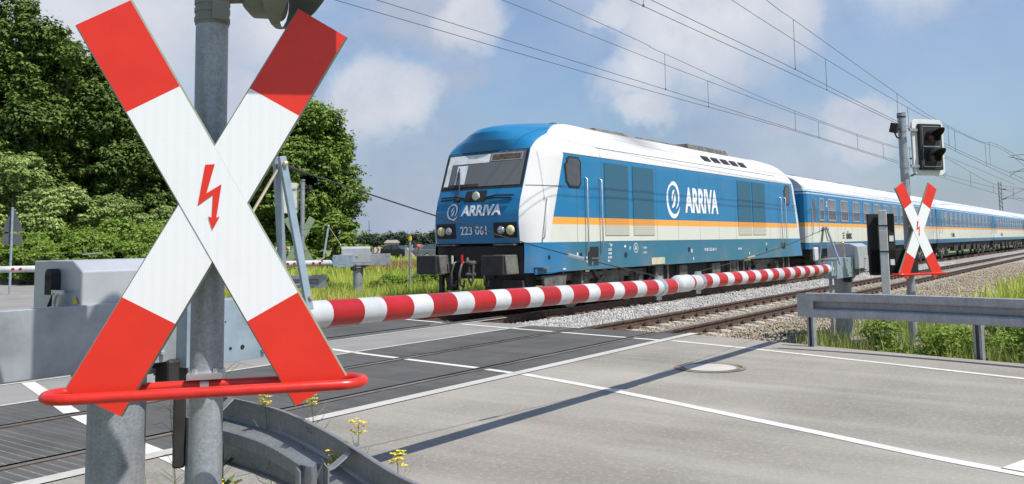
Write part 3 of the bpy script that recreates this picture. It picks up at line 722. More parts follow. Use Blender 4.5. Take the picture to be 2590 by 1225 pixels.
# ================================================================== BARRIERS
def barrier(origin, rot, mir, label, L, boomdir, striped=True, frame_h=.92, arm_back=1.55, z0=0.0, zb=(1.115, 1.06), phase=0.0, tip=False, yo=-.25, backside=False, dzu=0.0, xb=.6, cx=(.14, .63), fx=.86, tx=.74, spl=.1, cabx=(-.3, .42)):
    """origin: foot of the post. local +x runs along the boom (mir=-1 flips it)."""
    O = Vector(origin); Rm = rz(rot)
    def T(x, y, z): return O + Rm @ Vector((x*mir, y, 0)) + Vector((0, 0, z+(dzu if z > .7 else 0)))
    RR = Rm
    def bx(mb, c, d, mi=0, top=(1, 1)): mb.box(T(*c), d, RR, mi, top)
    t = thing('crossing_barrier', (O.x, O.y, z0), label, 'crossing barrier', 'red and white crossing barriers')
    mb = MB(); mb.cyl(T(0, 0, z0), T(0, 0, .93), .128, 40); mb.cyl(T(0, 0, .93), T(0, 0, .955), .2, 40)
    for k in range(8):
        a = k*PI/4; mb.cyl(T(.17*math.cos(a), .17*math.sin(a), .91), T(.17*math.cos(a), .17*math.sin(a), .985), .012, 6)
    mb.obj('post', M['galv'], t, smooth=40)
    if z0 < -.05:
        mb = MB(); bx(mb, (0, 0, z0+.1), (.62, .62, .02)); bx(mb, (.1, 0, z0+.03), (.5, .5, .12)); mb.obj('foot', M['concrete'], t)
    mb = MB(); bx(mb, (.05, 0, 1.01), (.62, .40, .10)); mb.obj('drive_base', M['rustdark'], t, bevel=.01)
    # drive cabinet with chamfered roof
    mb = MB(); prof = [(-.21, 1.06), (.21, 1.06), (.21, 1.462), (.12, 1.463), (-.13, 1.462), (-.21, 1.415)]
    vs = [T(cabx[0], y, z) for y, z in prof]+[T(cabx[1], y, z) for y, z in prof]
    fs = [(0, 1, 2, 3, 4, 5), (11, 10, 9, 8, 7, 6)]+[(k, 6+k, 6+(k+1) % 6, (k+1) % 6) for k in range(6)]
    mb.add(vs, fs); cab = mb.obj('drive_cabinet', M['galvbox'], t, bevel=.006)
    mb = MB(); mb.box(T(-.32, -.01, 1.355), (.05, .055, .085), Rm); mb.tube([T(-.30, -.01, 1.40), T(-.345, -.01, 1.40)], .0275, 16)
    mb.tube([T(-.32, -.015, 1.31), T(-.33, -.02, 1.25), T(-.315, -.025, 1.18), T(-.31, -.01, 1.10)], .008, 6); mb.tube([T(-.32, -.01, 1.31), T(-.34, .005, 1.24), T(-.31, -.02, 1.18)], .007, 6)
    mb.obj('cable_gland', M['black'], cab, smooth=60)
    mb = MB(); bx(mb, (-.325, -.09, 1.275), (.05, .05, .09)); mb.tube([T(-.35, -.13+.05*math.cos(a), 1.265+.06*math.sin(a)) for a in np.linspace(-1.2, 1.6, 9)], .009, 8)
    bx(mb, (-.34, -.09, 1.325), (.02, .075, .02)); mb.obj('latch', M['silver'], cab)
    mb = MB(); mb.prism([(-.02, 0), (.02, 0), (0, .035)], T(-.305, -.175, 1.275), Rm @ Vector((0, 1, 0)), (0, 0, 1), Rm @ Vector((-mir, 0, 0)), .003); mb.obj('warning_sticker', M['yellow'], cab)
    # counterweight arm: long flat plate behind the pivot, boxed boom carrier in front of it
    y = yo
    mb = MB(); bx(mb, (-arm_back/2+.14, y, 1.128), (arm_back, .012, .285)); bx(mb, (-arm_back/2+.14, y+.03, 1.266), (arm_back, .06, .010)); bx(mb, (-arm_back/2+.14, y+.03, .989), (arm_back, .06, .010))
    for x in (-arm_back+.22, .06):
        for zz in (1.03, 1.225): mb.cyl(T(x, y-.028, zz), T(x, y+.01, zz), .013, 6)
    ap = mb.obj('counterweight_arm', M['galvplate'], t, bevel=.003)
    mb = MB(); mb.cyl(T(.02, y-.035, 1.215), T(.02, y, 1.215), .016, 6); mb.cyl(T(.02, y-.015, 1.215), T(.02, y-.005, 1.215), .028, 16); mb.obj('bolt', M['brass'], ap)
    mb = MB(); bx(mb, (-arm_back+.45, y+.04, 1.12), (.5, .09, .24)); mb.obj('counterweight', M['rustdark'], t, bevel=.01)
    mb = MB(); bx(mb, ((cx[0]+cx[1])/2, y, 1.105), (cx[1]-cx[0], .17, .30)); bx(mb, (cx[1]+.1 if xb > .7 else cx[1]-.1, y, 1.105), (.25, .14, .2)); mb.cyl(T(.45, y-.088, 1.02), T(.45, y-.084, 1.02), .012, 10, 1)
    for x in (.33, .38): mb.cyl(T(x, y-.088, 1.02), T(x, y-.084, 1.02), .008, 10, 1)
    for x in (.2, .57):
        for zz in (.99, 1.22): mb.cyl(T(x, y-.1, zz), T(x, y-.08, zz), .012, 6, 2)
    mb.cyl(T(.35, y-.088, 1.15), T(.35, y-.084, 1.15), .004, 8, 1)
    mb.obj('boom_carrier', [M['galvblue'], M['black'], M['galv']], t, bevel=.004)
    mb = MB(); bx(mb, (.14, y+.03, .93), (.11, .12, .13)); mb.tube([T(.13, y+.02, .99), T(.13, y+.02, .86)], [.045, .045], 14); mb.obj('buffer_stop', M['rustdark'], t, bevel=.015)
    # boom
    za, zc_ = zb; N = int((L-xb)/.02); R0 = .075
    mb = MB(); rings = []; xs = np.linspace(xb, L, N+1); n = 28
    def zz_(x): return za+(zc_-za)*(x-xb)/(L-xb)
    def rad(x):
        e = 1.0
        if tip and x > L-.3: e = 1.13
        d = min(x-xb, L-x)
        if d < .06: e *= math.sqrt(max(0.02, 1-(1-d/.06)**2))**.7
        return R0*e
    for x in xs:
        for k in range(n): a = 2*PI*k/n; rings.append(T(x, y+rad(x)*math.cos(a), zz_(x)+rad(x)*math.sin(a)))
    fs = []; mi = []
    for i in range(N):
        xm = (xs[i]+xs[i+1])/2; ph = ((xm-phase) / .42) % 1.0
        red = striped and ph < .565 and xm > xb+.12 and xm < L-(.3 if tip else .02)
        for k in range(n): fs.append((i*n+k, i*n+(k+1) % n, (i+1)*n+(k+1) % n, (i+1)*n+k)); mi.append(1 if red else 0)
    mb.v = rings; mb.f = fs+[tuple(range(n)), tuple(N*n+k for k in range(n))]; mb.mi = mi+[0, 0]
    boom = mb.obj('boom', [M['boomwhite'], M['stripe_red']], t, smooth=50)
    if backside:
        xk = .95
        mbd = []
        while xk < L-.3:
            for dx in (0, .16):
                p0 = T(xk+dx, y-R0-.001, zz_(xk)); p1 = T(xk+dx, y-R0-.01, zz_(xk)); mb = MB(); mb.cyl(p0, p1, .036, 14); mb.obj('reflector', M['stripe_red'], boom)
            xk += .62
    xc = L-.33 if not tip else L-.55                       # cable clamp
    mb = MB(); mb.tube([T(xc-.035, y, zz_(xc)), T(xc+.035, y, zz_(xc))], R0+.008, 28); bx(mb, (xc, y, zz_(xc)-R0-.02), (.05, .03, .05)); bx(mb, (xc, y, zz_(xc)+R0+.015), (.1, .03, .03)); mb.obj('clamp', M['silver'], boom, smooth=40)
    # A-frame with stay
    tz = 1.05+frame_h
    for s in (-1, 1):
        a = T(fx, y+s*spl, 1.19); c = T(tx, y+s*.022, tz); d = (c-a); d2 = d.normalized()
        side = RR @ Vector((1, 0, 0)); up = d2; w = up.cross(side).normalized(); s2 = w.cross(up)
        R3 = Matrix((s2, w, up)).transposed()
        mb = MB(); mb.box((a+c)/2, (.045, .022, d.length+.04), R3); mb.obj('stay_leg', M['galvblue'], t, bevel=.003)
    mb = MB(); mb.cyl(T(fx, y-.12, 1.24), T(fx, y+.12, 1.24), .012, 8); mb.obj('pin', M['brass'], t); mb = MB(); mb.cyl(T(tx, y-.05, tz-.02), T(tx, y+.05, tz-.02), .012, 10); mb.ball(T(tx, y-.045, tz-.02), .016, 8); mb.obj('pin', M['brass'], t)
    mb = MB(); mb.tube([T(tx, y, tz-.03), T(tx-.11, y, tz-.19), T(.43, y, 1.38+frame_h*.12)], .0085, 8); mb.ball(T(.445, y, 1.40+frame_h*.12), .02, 8); mb.tube([T(.44, y, 1.4+frame_h*.12), T(.38, y, 1.26)], .012, 8); mb.obj('tie_rod', M['brass'], t, smooth=40)
    s0 = T(tx, y, tz-.02); s1 = T(xc-.02, y, zz_(xc)+R0+.03); pts = [s0.lerp(s1, k/14) - Vector((0, 0, .045*math.sin(PI*k/14))) for k in range(15)]
    mb = MB(); mb.tube(pts, .0045, 6); mb.tube([s0.lerp(s1, .01), s0.lerp(s1, .04)-Vector((0, 0, .01))], .011, 8); mb.obj('stay_cable', M['rustdark'], t)
    k0 = 9; mb = MB(); mb.tube([pts[k0], pts[k0].lerp(pts[k0+1], .75)], .014, 8); mb.obj('turnbuckle', M['silver'] if not tip else M['brass'], t)
    return t, T
M['boomwhite'] = mat('glossy_boom_white', (.58, .59, .60), .25, var=.14, scale=2.2, detail=9, spec=.5)
bn = barrier((2.29, 3.95, -.02), 0, 1, 'near barrier whose striped boom runs from the grey cabinet behind the big cross', 5.57, 0, zb=(1.142, 1.065), phase=1.07)
br = barrier((14.37, 3.84, 0), 0, -1, 'right barrier with its cabinet behind the right guardrail and a boom meeting the near one', 6.50, 0, frame_h=.66, arm_back=1.05, z0=-.2, zb=(1.10, 1.13), phase=1.55, yo=-.15, tip=True, dzu=-.065, xb=1.2, cx=(.25, 1.15), fx=1.22, tx=1.36, spl=.15, cabx=(-.80, .02))
p_ = br[1]
mb = MB(); mb.box(p_(.14, .36, 1.30), (.2, .04, .22)); mb.obj('white_flap', M['white'], br[0], bevel=.03)
mb = MB(); mb.box(p_(1.02, -.1, .5), (.04, .04, .9)); mb.obj('support_leg', M['galv'], br[0])
mb = MB(); mb.box(p_(-.72, -.19, 1.13), (.34, .05, .25)); 
for a in (-.58, -.86):
    for c in (1.04, 1.22): mb.cyl(p_(a, -.24, c), p_(a, -.21, c), .014, 6)
mb.obj('cover_plate', M['galvbox'], br[0])
fa = math.atan2(15.6-20.6, 14.6-9.1)
bf = barrier((15.75, 16.15, 0), fa, -1, 'far barrier beyond the tracks, seen from behind with red reflector dots on its white boom', 9.3, 0, striped=False, frame_h=.95, arm_back=.95, zb=(1.06, 1.06), yo=-.2, backside=True)

# ================================================================== GUARDRAILS
WP = [(0.02, .155), (0.0, .150), (0.0, .135), (.075, .105), (.082, .09), (.082, .055), (.075, .04), (0.0, .012), (0, -.012), (.075, -.04), (.082, -.055), (.082, -.09), (.075, -.105), (0.0, -.135), (0, -.150), (.02, -.155)]
WR = [(.07, .162), (.105, .155), (.105, .068), (.09, .052), (0, .036), (0, -.036), (.09, -.052), (.105, -.068), (.105, -.155), (.07, -.162)]
WN = [(.075, .160), (.10, .155), (.10, .062), (.09, .05), (.01, .034), (0, .026), (0, -.026), (.01, -.034), (.09, -.05), (.10, -.062), (.10, -.155), (.075, -.16)]
def guardrail(path, zc, side, posts, label, endcap=None, zg=0, prof=WR, mk='galvrail_shaded2'):
    P = catmull([(x, y, zc) for x, y in path], 10)
    t = thing('guardrail', (P[0].x, P[0].y, zg), label, 'guardrail', 'galvanised guardrails')
    mb = MB(); mb.sweep(P, [(side*a, z) for a, z in prof]); mb.obj('rail_beam', M[mk], t, solid=.004, smooth=35)
    if endcap:
        p0 = P[0]; d = (P[0]-P[1]); d.z = 0; d.normalize(); q = Vector((d.y, -d.x, 0))*-1
        mb = MB(); pts = [(side*.108, -.04), (side*.108, .17)]
        rows = [[p0+q*0+Vector((q.x*0, q.y*0, z)) for z in (.155, -.155)]]
        tq = Vector(((P[1]-P[0]).y, -(P[1]-P[0]).x, 0)).normalized()
        vs = []
        for a, l in pts:
            for z in (.155, -.155): vs.append(p0+tq*a+d*(l-.06)+Vector((0, 0, z)))
        mb.add(vs, [(2*i, 2*i+1, 2*i+3, 2*i+2) for i in range(len(pts)-1)]); mb.obj('end_cap', M[mk], t, solid=.004)
    for (x, y, a, zt) in posts:
        mb = MB(); R = rz(a); w, dpt = .06, .1
        mb.box((x, y, (zg+zt)/2), (dpt, .004, zt-zg), R)
        for s in (-1, 1): c = Vector((x, y, (zg+zt)/2))+R@Vector((s*dpt/2, w/2-.0, 0)); mb.box(c, (.004, w, zt-zg), R); c2 = Vector((x, y, (zg+zt)/2))+R@Vector((s*(dpt/2-.014), w, 0)); mb.box(c2, (.028, .004, zt-zg), R)
        mb.obj('post', M[mk], t)
    return t, P
gn, P = guardrail([(2.66, 4.0), (2.63, 3.7), (2.55, 3.23), (2.37, 2.75), (2.19, 2.36), (2.03, 2.03), (1.93, 1.75), (1.75, 1.2), (1.55, .4)], .595, -1, [], 'near guardrail seen from its back, curving away below the big cross to the bottom edge', prof=WN, mk='galvrail_shaded')
for (x, y, a) in ((2.17, 2.46, math.radians(-30)), (2.52, 3.64, math.radians(-8)), (1.70, 1.35, math.radians(-20))):
    mb = MB(); R = rz(a); zt = .70
    # ribbed sigma post
    pf = [(-.05, -.05), (-.05, .03), (-.028, .045), (-.02, .02), (0, .0), (.02, .02), (.028, .045), (.05, .03), (.05, -.05)]
    for i in range(len(pf)-1):
        pa = Vector((x, y, 0))+R@Vector((pf[i][0], pf[i][1], 0)); pb = Vector((x, y, 0))+R@Vector((pf[i+1][0], pf[i+1][1], 0))
        mb.add([pa-v*.2, pb-v*.2, pb+v*zt, pa+v*zt], [(0, 1, 2, 3)])
    mb.obj('post', M['galvrail_shaded'], gn, solid=.005)
    mb = MB(); c = Vector((x, y, 0))+R@Vector((.09, .0, 0))
    # angled spacer strap from post top to beam
    o0 = Vector((x, y, zt-.02))+R@Vector((.05, -.02, 0)); o1 = o0+R@Vector((.03, 0, 0))+v*.01; o2 = o0+R@Vector((.13, .02, 0))+v*.075
    w = R@Vector((0, .055, 0))
    vs = [o0-v*.3, o0-v*.3+w, o0, o0+w, o1, o1+w, o2, o2+w]
    mb.add(vs, [(0, 1, 3, 2), (2, 3, 5, 4), (4, 5, 7, 6)]); mb.obj('spacer', M['galvrail_shaded'], gn, solid=.006, bevel=.002)
    mb = MB()
    for dz in (.55, .48): mb.cyl(Vector((x, y, dz))+R@Vector((-.06, -.03, 0)), Vector((x, y, dz))+R@Vector((-.045, -.03, 0)), .011, 8)
    mb.obj('bolt', M['silver'], gn)
mb = MB(); mb.box((2.455, 3.70, .72), (.055, .05, .50), rz(-.6)); mb.obj('end_plate', M['rustdark'], gn, bevel=.01)
gr, P = guardrail([(11.94, 3.66), (11.94, 3.3), (11.9, 2.6), (11.72, 1.6), (11.45, .5), (11.1, -1), (10.3, -4), (9.8, -8)], .60, 1,
    [(12.32, 3.72, 1.2, .6), (12.02, 1.62, 1.2, .62), (11.6, -.4, 1.2, .6)], 'right guardrail along the road in front of the right barrier', endcap=True, zg=-.22)
gf, P = guardrail([(15.15, 16.75), (14.65, 17.9), (14.6, 20), (15.2, 23), (16.6, 27)], .60, -1, [(15.05, 17.2, 2, .62), (14.8, 19.5, 2, .62), (15.4, 22.5, 2, .62)], 'far guardrail beyond the tracks beside the post with the back-turned cross', endcap=True, zg=-.05)

# ================================================================== LOCOMOTIVE
LX, LY = 14.6, 11.42
LL = 17.9
prof_f = [(0.87, .02), (1.2, .03), (1.49, .02), (1.9, -.02), (2.15, -.01), (2.42, .06), (2.69, .17), (3.1, .32), (3.48, .46), (3.73, .68), (3.92, .93), (4.04, 1.2), (4.14, 1.62), (4.22, 2.1), (4.29, 2.6), (4.33, 3.1), (4.345, 3.5)]
prof_w = [(0.87, 1.44), (3.35, 1.44), (3.5, 1.42), (3.62, 1.38), (3.8, 1.28), (3.95, 1.17), (4.05, 1.06), (4.14, .92), (4.22, .76), (4.29, .55), (4.33, .32), (4.345, .05)]
def interp(T_, z):
    for i in range(len(T_)-1):
        if z <= T_[i+1][0]: a, c = T_[i], T_[i+1]; k = (z-a[0])/(c[0]-a[0]); return a[1]+(c[1]-a[1])*max(0, k)
    return T_[-1][1]
def front_x(y, z):                                      # front face position
    w = interp(prof_w, z); yc = min(1.12, w*.8); f = interp(prof_f, z); ay = abs(y)
    bow = .06+.62*max(0, min(1, (z-3.5)/.5))*(1 if z < 4.1 else max(.3, 1-(z-4.1)*2))
    if ay <= yc: return f-bow+bow*(ay/max(yc, .01))**2
    s0 = .63+.33*(z-1.48) if z >= 1.48 else .38+.25*max(0, (z-.9)/.58)
    if z > 3.43: s0 = 1.27+(z-3.43)*.9
    s0 = max(s0, f+.3)
    k = min(1, (ay-yc)/max(.001, (w-yc))); return f+(s0-f)*(.35*k+.65*(1-math.sqrt(max(0, 1-k**2.2))))
lo = thing('locomotive', (LX, LY, 0), 'blue and white diesel locomotive with orange stripe at the head of the train', 'locomotive')
zs = sorted(set([z for z, _ in prof_f]+[z for z, _ in prof_w]+list(np.concatenate([np.arange(.87, 3.5, .11), np.arange(3.5, 4.34, .04)]))))
loops = []; 
for z in zs:
    w = interp(prof_w, z); yc = min(1.12, w*.8); ys = [-yc*k/6 for k in range(6, 0, -1)]+[0]+[yc*k/6 for k in range(1, 7)]
    cor = [yc+(w-yc)*math.sin(PI/2*k/7) for k in range(1, 8)]
    fr = [(front_x(-y, z), -y) for y in reversed(cor)]+[(front_x(y, z), y) for y in ys]+[(front_x(y, z), y) for y in cor]
    mid = [(LL*k/12, w) for k in range(2, 11)]
    bk = [(LL-x, y) for x, y in reversed(fr)]
    mid2 = [(LL*k/12, -w) for k in range(10, 1, -1)]
    lp = fr+mid+bk+mid2; loops.append([(LX+x, LY-y*-1, z) for x, y in lp])
nl = len(loops[0]); V = [p for lp in loops for p in lp]; F = []
for i in range(len(loops)-1):
    for k in range(nl):
        xm = V[i*nl+k][0]-LX; z_ = zs[i]
        if z_ < 1.47 and abs(V[i*nl+k][1]-LY) < 1.2: continue
        F.append((i*nl+k, i*nl+(k+1) % nl, (i+1)*nl+(k+1) % nl, (i+1)*nl+k))
F.append(tuple((len(loops)-1)*nl+k for k in range(nl)))
body = mesh_obj('body', V, F, M['loco'], lo, smooth=32)
# inner floor closing the body from below
mb = MB(); mb.box((LX+LL/2, LY, 1.44), (LL-.5, 2.3, .1)); mb.box((LX+LL/2, LY, 1.1), (LL-1.4, 2.7, .5)); mb.obj('frame', M['dark'], lo)
LB = Vector((LX, LY, 0))
def fpt(y, z, off): return Vector((LX+front_x(y, z)-off, LY+y, z))
def fpatch(y0, y1, z0, z1, off, ny=14, nz=6, zf=None):
    vs = []; 
    for j in range(nz+1):
        for i in range(ny+1):
            y = y0+(y1-y0)*i/ny; z = z0+(z1-z0)*j/nz
            if zf: z = z + zf(y)
            vs.append(fpt(y, z, off))
    return vs, [(j*(ny+1)+i, j*(ny+1)+i+1, (j+1)*(ny+1)+i+1, (j+1)*(ny+1)+i) for j in range(nz) for i in range(ny)]
mb = MB(); mb.add(*fpatch(-1.11, 1.11, 2.66, 3.50, .008)); fr = mb.obj('windscreen', M['black'], lo)
def winscreen():
    m = bpy.data.materials.new('windscreen_view'); m.use_nodes = True; b = NB(m.node_tree); p = m.node_tree.nodes['Principled BSDF']
    p.inputs['Base Color'].default_value = (.13, .135, .13, 1); p.inputs['Roughness'].default_value = .06
    return m
M['windscreen'] = winscreen()
mb = MB(); mb.add(*fpatch(-1.05, 1.05, 2.715, 3.455, .016)); mb.obj('pane', M['windscreen'], fr, smooth=30)
mb = MB(); mb.add(*fpatch(-.99, -.17, 3.26, 3.43, .022)); dsp = mb.obj('destination_display', M['silver'], fr)
mb = MB(); mb.add(*fpatch(-.95, -.22, 3.285, 3.405, .027)); mb.obj('display_text_field', mat('display_brown', (.16, .1, .04), .4, var=.6, scale=25), fr)
mb = MB(); mb.add(*fpatch(-.15, 1.02, 3.24, 3.43, .020)); mb.add(*fpatch(.90, 1.03, 2.75, 3.24, .020)); mb.obj('sun_blind', mat('blind_fabric', (.75, .77, .74), .7), fr)
mb = MB(); mb.add(*fpatch(.42, .72, 2.78, 3.2, .020)); mb.obj('cab_sky_patch', mat('painted_sky_view', (.75, .8, .85), .3), fr)  # pale patch: bright sky behind the cab, painted onto the windscreen
mb = MB(); mb.add(*fpatch(.02, 1.02, 2.72, 2.78, .020)); mb.obj('dashboard', M['dark'], fr)
# wipers
for s in (-1, 1):
    mb = MB(); ya = .62*s
    mb.tube([fpt(s*.25, 2.43, .06), fpt(s*.55, 2.45, .08), fpt(s*.95, 2.43, .07)], .02, 6); mb.tube([fpt(s*.25, 2.46, .05), fpt(s*.55, 2.50, .06), fpt(s*.98, 2.49, .05)], .016, 6)
    mb.obj('wiper', M['black'], lo)
mb = MB(); mb.tube([fpt(.45, 2.42, .05), fpt(.52, 2.7, .05), fpt(.62, 3.05, .04)], .02, 6); mb.ball(fpt(.45, 2.42, .06), .05, 8); mb.tube([fpt(.62, 2.75, .05), fpt(.64, 3.15, .05)], .014, 6); mb.obj('wiper', M['black'], lo)
# top headlamp
mb = MB(); mb.add(*fpatch(-.26, .30, 2.38, 2.62, .012)); tl = mb.obj('top_headlight', M['black'], lo)
mb = MB(); c = fpt(0, 2.50, .02); mb.tube([c, c-Vector((.03, 0, 0)), c-Vector((.04, 0, 0))], [.1, .09, .05], 20); mb.obj('lamp_glass', M['cream'], tl, smooth=40)
for s in (-1, 1):
    mb = MB(); mb.add(*fpatch(s*.52, s*1.08, 1.60, 1.92, .012)); hl = mb.obj('headlight', M['black'], lo)
    for yy, m_, rr in ((.93 if s < 0 else .93, 'lamp', .105), (.70, 'lampclear', .09)):
        mb = MB(); c = fpt(s*yy, 1.76, .014); mb.tube([c, c-Vector((.04, 0, 0)), c-Vector((.06, 0, 0))], [rr, rr*.85, rr*.4], 20); mb.obj('lamp_glass', M[m_], hl, smooth=50)
# writing on the front (seen from the front, left-to-right runs towards -Y)
def warpf(off): return lambda q: fpt(q.y-LY, q.z, off)
mb = MB(); put_text(mb, 'ARRIVA', .30, (LX, LY-.17, 2.09), (0, -1, 0), (0, 0, 1), .013, 1.0, shear=.12, warp=warpf(.014)); mb.obj('front_name', M['letter'], lo)
mb = MB(); put_text(mb, '223 061', .25, (LX, LY-.0, 1.68), (0, -1, 0), (0, 0, 1), .004, .92, warp=warpf(.014)); mb.obj('running_number', M['letter'], lo)
def logo(mb, c, ax, az, R, warp=None):
    """two nested crescent swirls with a leaf in the middle"""
    def cres(cx, cz, r, a0, a1, w, ex=.86):
        vs = []; N = 26
        for i in range(N+1):
            k = i/N; a = math.radians(a0+(a1-a0)*k); ww = w*(math.sin(PI*min(1, max(0, k)))**.7+.02)
            for q in (-.5, .5): rr = r+ww*q; vs.append(Vector(c)+Vector(ax)*(cx+rr*math.cos(a)*ex)*R+Vector(az)*(cz+rr*math.sin(a))*R)
        if warp: vs = [warp(q) for q in vs]
        mb.add(vs, [(2*i, 2*i+1, 2*i+3, 2*i+2) for i in range(N)])
    cres(.06, 0, .93, 125, 335, .26); cres(.02, .12, .72, -65, 155, .24, .9); cres(.3, -.06, .56, 105, 190, .2, .8); cres(-.35, .14, .62, -75, 15, .26, .9)
mb = MB(); logo(mb, (LX, LY+.60, 2.18), (0, -1, 0), (0, 0, 1), .19, warpf(.014)); mb.obj('front_logo', M['letter'], lo)
# side writing
YS = LY-1.44
mb = MB(); put_text(mb, 'ARRIVA', .92, (LX+8.62, YS-.006, 2.28), (1, 0, 0), (0, 0, 1), .036, .72); mb.obj('side_name', M['letter'], lo)
mb = MB(); logo(mb, (LX+6.72, YS-.006, 2.60), (1, 0, 0), (0, 0, 1), .50); mb.obj('side_logo', M['letter'], lo)
mb = MB()
for (x, z, tx_, sz) in ((3.25, 1.39, 'Typ', .09), (3.2, 1.28, '15200', .07), (3.2, 1.19, '19600', .07), (3.2, 1.10, '81000', .07), (3.15, 1.02, '80 t', .07), (4.2, 1.27, 'P', .13), (4.5, 1.27, 'A', .17), (4.98, 1.30, '> 120 <', .07), (4.98, 1.18, '> 110 <', .07), (9.1, 1.18, '92 80 1223 061-9', .12), (11.4, 1.18, 'IBN 2007', .08), (13.8, 1.3, '061', .1)):
    put_text(mb, tx_, sz, (LX+x, YS-.006, z), (1, 0, 0), (0, 0, 1), .002)
for (x, z, w, hh) in ((1.75, 1.2, .05, .12), (2.4, 1.02, .04, .1), (2.15, 1.1, .03, .14), (3.95, 1.37, .08, .05), (7.8, 1.2, .06, .1), (7.9, .99, .04, .08), (12.2, 1.05, .05, .08), (1.2, .92, .1, .03)):
    mb.box((LX+x, YS-.005, z), (w, .004, hh))
mb.obj('side_markings', M['letter'], lo)
mb = MB(); N = 24; cc = Vector((LX+4.5, YS-.007, 1.325)); mb.add([cc+Vector((math.cos(2*PI*k/N)*rr, 0, math.sin(2*PI*k/N)*rr)) for k in range(N) for rr in (.12, .105)], [(2*k, 2*k+1, (2*k+3) % (2*N), (2*k+2) % (2*N)) for k in range(N)]); mb.obj('circle_mark', M['letter'], lo)
mb = MB(); mb.box((LX+5.7, YS-.008, .98), (.75, .012, .17)); mb.obj('builder_plate', M['beige'], lo)
# grilles
for (x0, x1) in ((3.02, 4.18), (4.42, 5.55), (11.35, 12.5), (12.62, 13.8)):
    mb = MB(); mb.box((LX+(x0+x1)/2, YS-.004, 2.48), (x1-x0, .02, 1.70)); mb.obj('ventilation_grille', M['grille'], lo, bevel=.004)
# door windows, seams, rails
for (x0, x1, gl) in ((1.27, 1.97, 0), (15.75, 16.35, 0)):
    mb = MB(); z0, z1 = (2.70, 3.37); pts = [(x0+.06, z0+.1), (x0+.12, z0+.06), (x0+.2, z0-.02), (x1-.1, z0-.02), (x1, z0+.08), (x1, z1-.1), (x1-.1, z1), (x0+.2, z1), (x0+.1, z1-.06), (x0+.1, z1-.14), (x0-.0, z1-.18)]
    mb.prism([(a, c) for a, c in pts], (LX, YS-.014, 0), (1, 0, 0), (0, 0, 1), (0, 1, 0), .012); wf = mb.obj('cab_window', M['black'], lo)
    cxm = (x0+x1)/2; czm = (z0+z1)/2
    mb = MB(); mb.prism([(cxm+(a-cxm)*.84, czm+(c-czm)*.9) for a, c in pts], (LX, YS-.018, 0), (1, 0, 0), (0, 0, 1), (0, 1, 0), .003); mb.obj('pane', M['cabglass'] if 'cabglass' in M else mat('cab_glass', (.075, .078, .085), .3), wf)
for x in (2.13, 2.78, 15.25, 15.7):
    mb = MB(); mb.tube([(LX+x, YS-.01, 2.93), (LX+x, YS-.07, 2.90), (LX+x, YS-.07, 1.30), (LX+x, YS-.01, 1.24)], .018, 8); mb.obj('handrail', M['silver'], lo, smooth=60)
for s in (-1, 1):
    mb = MB(); mb.tube([Vector((LX+.66, LY+s*1.36, 2.42)), Vector((LX+.60, LY+s*1.46, 2.41)), Vector((LX+.42, LY+s*1.47, 1.60)), Vector((LX+.46, LY+s*1.36, 1.53))], .017, 8); mb.obj('corner_handrail', M['white'], lo, smooth=60)
mb = MB(); mb.box((LX+2.44, YS+.02, 1.255), (.46, .06, .25)); mb.obj('step_recess', M['black'], lo); mb = MB(); mb.box((LX+15.5, YS+.02, 1.255), (.36, .06, .2)); mb.obj('step_recess', M['black'], lo); mb = MB(); mb.cyl((LX+1.9, YS-.006, 1.2), (LX+1.9, YS+.02, 1.2), .06, 14); mb.cyl((LX+3.98, YS-.006, 1.16), (LX+3.98, YS+.02, 1.16), .07, 14); mb.cyl((LX+7.62, YS-.006, 1.24), (LX+7.62, YS+.02, 1.24), .07, 14); mb.cyl((LX+.62, YS+.005, 1.18), (LX+.62, YS-.005, 1.18), .05, 14)
mb.cyl((LX+13.8, YS-.006, 1.15), (LX+13.8, YS+.02, 1.15), .06, 12)
mb.obj('skirt_openings', M['black'], lo)
for c_, d_ in (((LX+2.44, YS-.05, 1.12), (.46, .1, .03)), ((LX+.35, YS+.02, .97), (.34, .34, .03))): mb = MB(); mb.box(c_, d_); mb.obj('step', M['bufferhouse'], lo)
# lower front corner: dips down as a blue valance
mb = MB(); mb.prism([(.1, .84), (.7, .84), (1.5, .90), (1.5, .95), (.1, .95)], (LX, YS+.004, 0), (1, 0, 0), (0, 0, 1), (0, 1, 0), .03)
mb.obj('valance', M['bluesk'] if 'bluesk' in M else mat('skirt_blue', (.012, .15, .36), .35), lo)
# roof details
for (nm_, x0, x1, w, z0, z1) in (('exhaust_hood', 4.0, 5.7, .74, 4.2, 4.32), ('roof_hatch', 6.3, 8.6, .72, 4.2, 4.30), ('cooling_fan_frame', 9.3, 12.4, .84, 4.12, 4.37), ('horn', 13.0, 13.2, .3, 4.2, 4.42), ('antenna', 3.0, 3.15, .1, 4.2, 4.40), ('roof_hatch', 14.4, 15.3, .5, 4.16, 4.30)):
    mb = MB(); mb.box((LX+(x0+x1)/2, LY, (z0+z1)/2), (x1-x0, w*2, z1-z0), top=(.96, .85)); mb.obj(nm_, M['grease'], lo, bevel=.01)
mb = MB()
for i in range(5):
    x = 9.2+.73*i; ya, za2, yb, zb2 = 1.275, 3.81, 1.165, 3.965
    vs = [(LX+x+.08, LY-ya-.012, za2), (LX+x+.58, LY-ya-.012, za2), (LX+x+.48, LY-yb-.022, zb2), (LX+x-.02, LY-yb-.022, zb2)]
    mb.add(vs, [(0, 1, 2, 3)])
mb.obj('roof_vent', M['black'], lo, solid=.01)
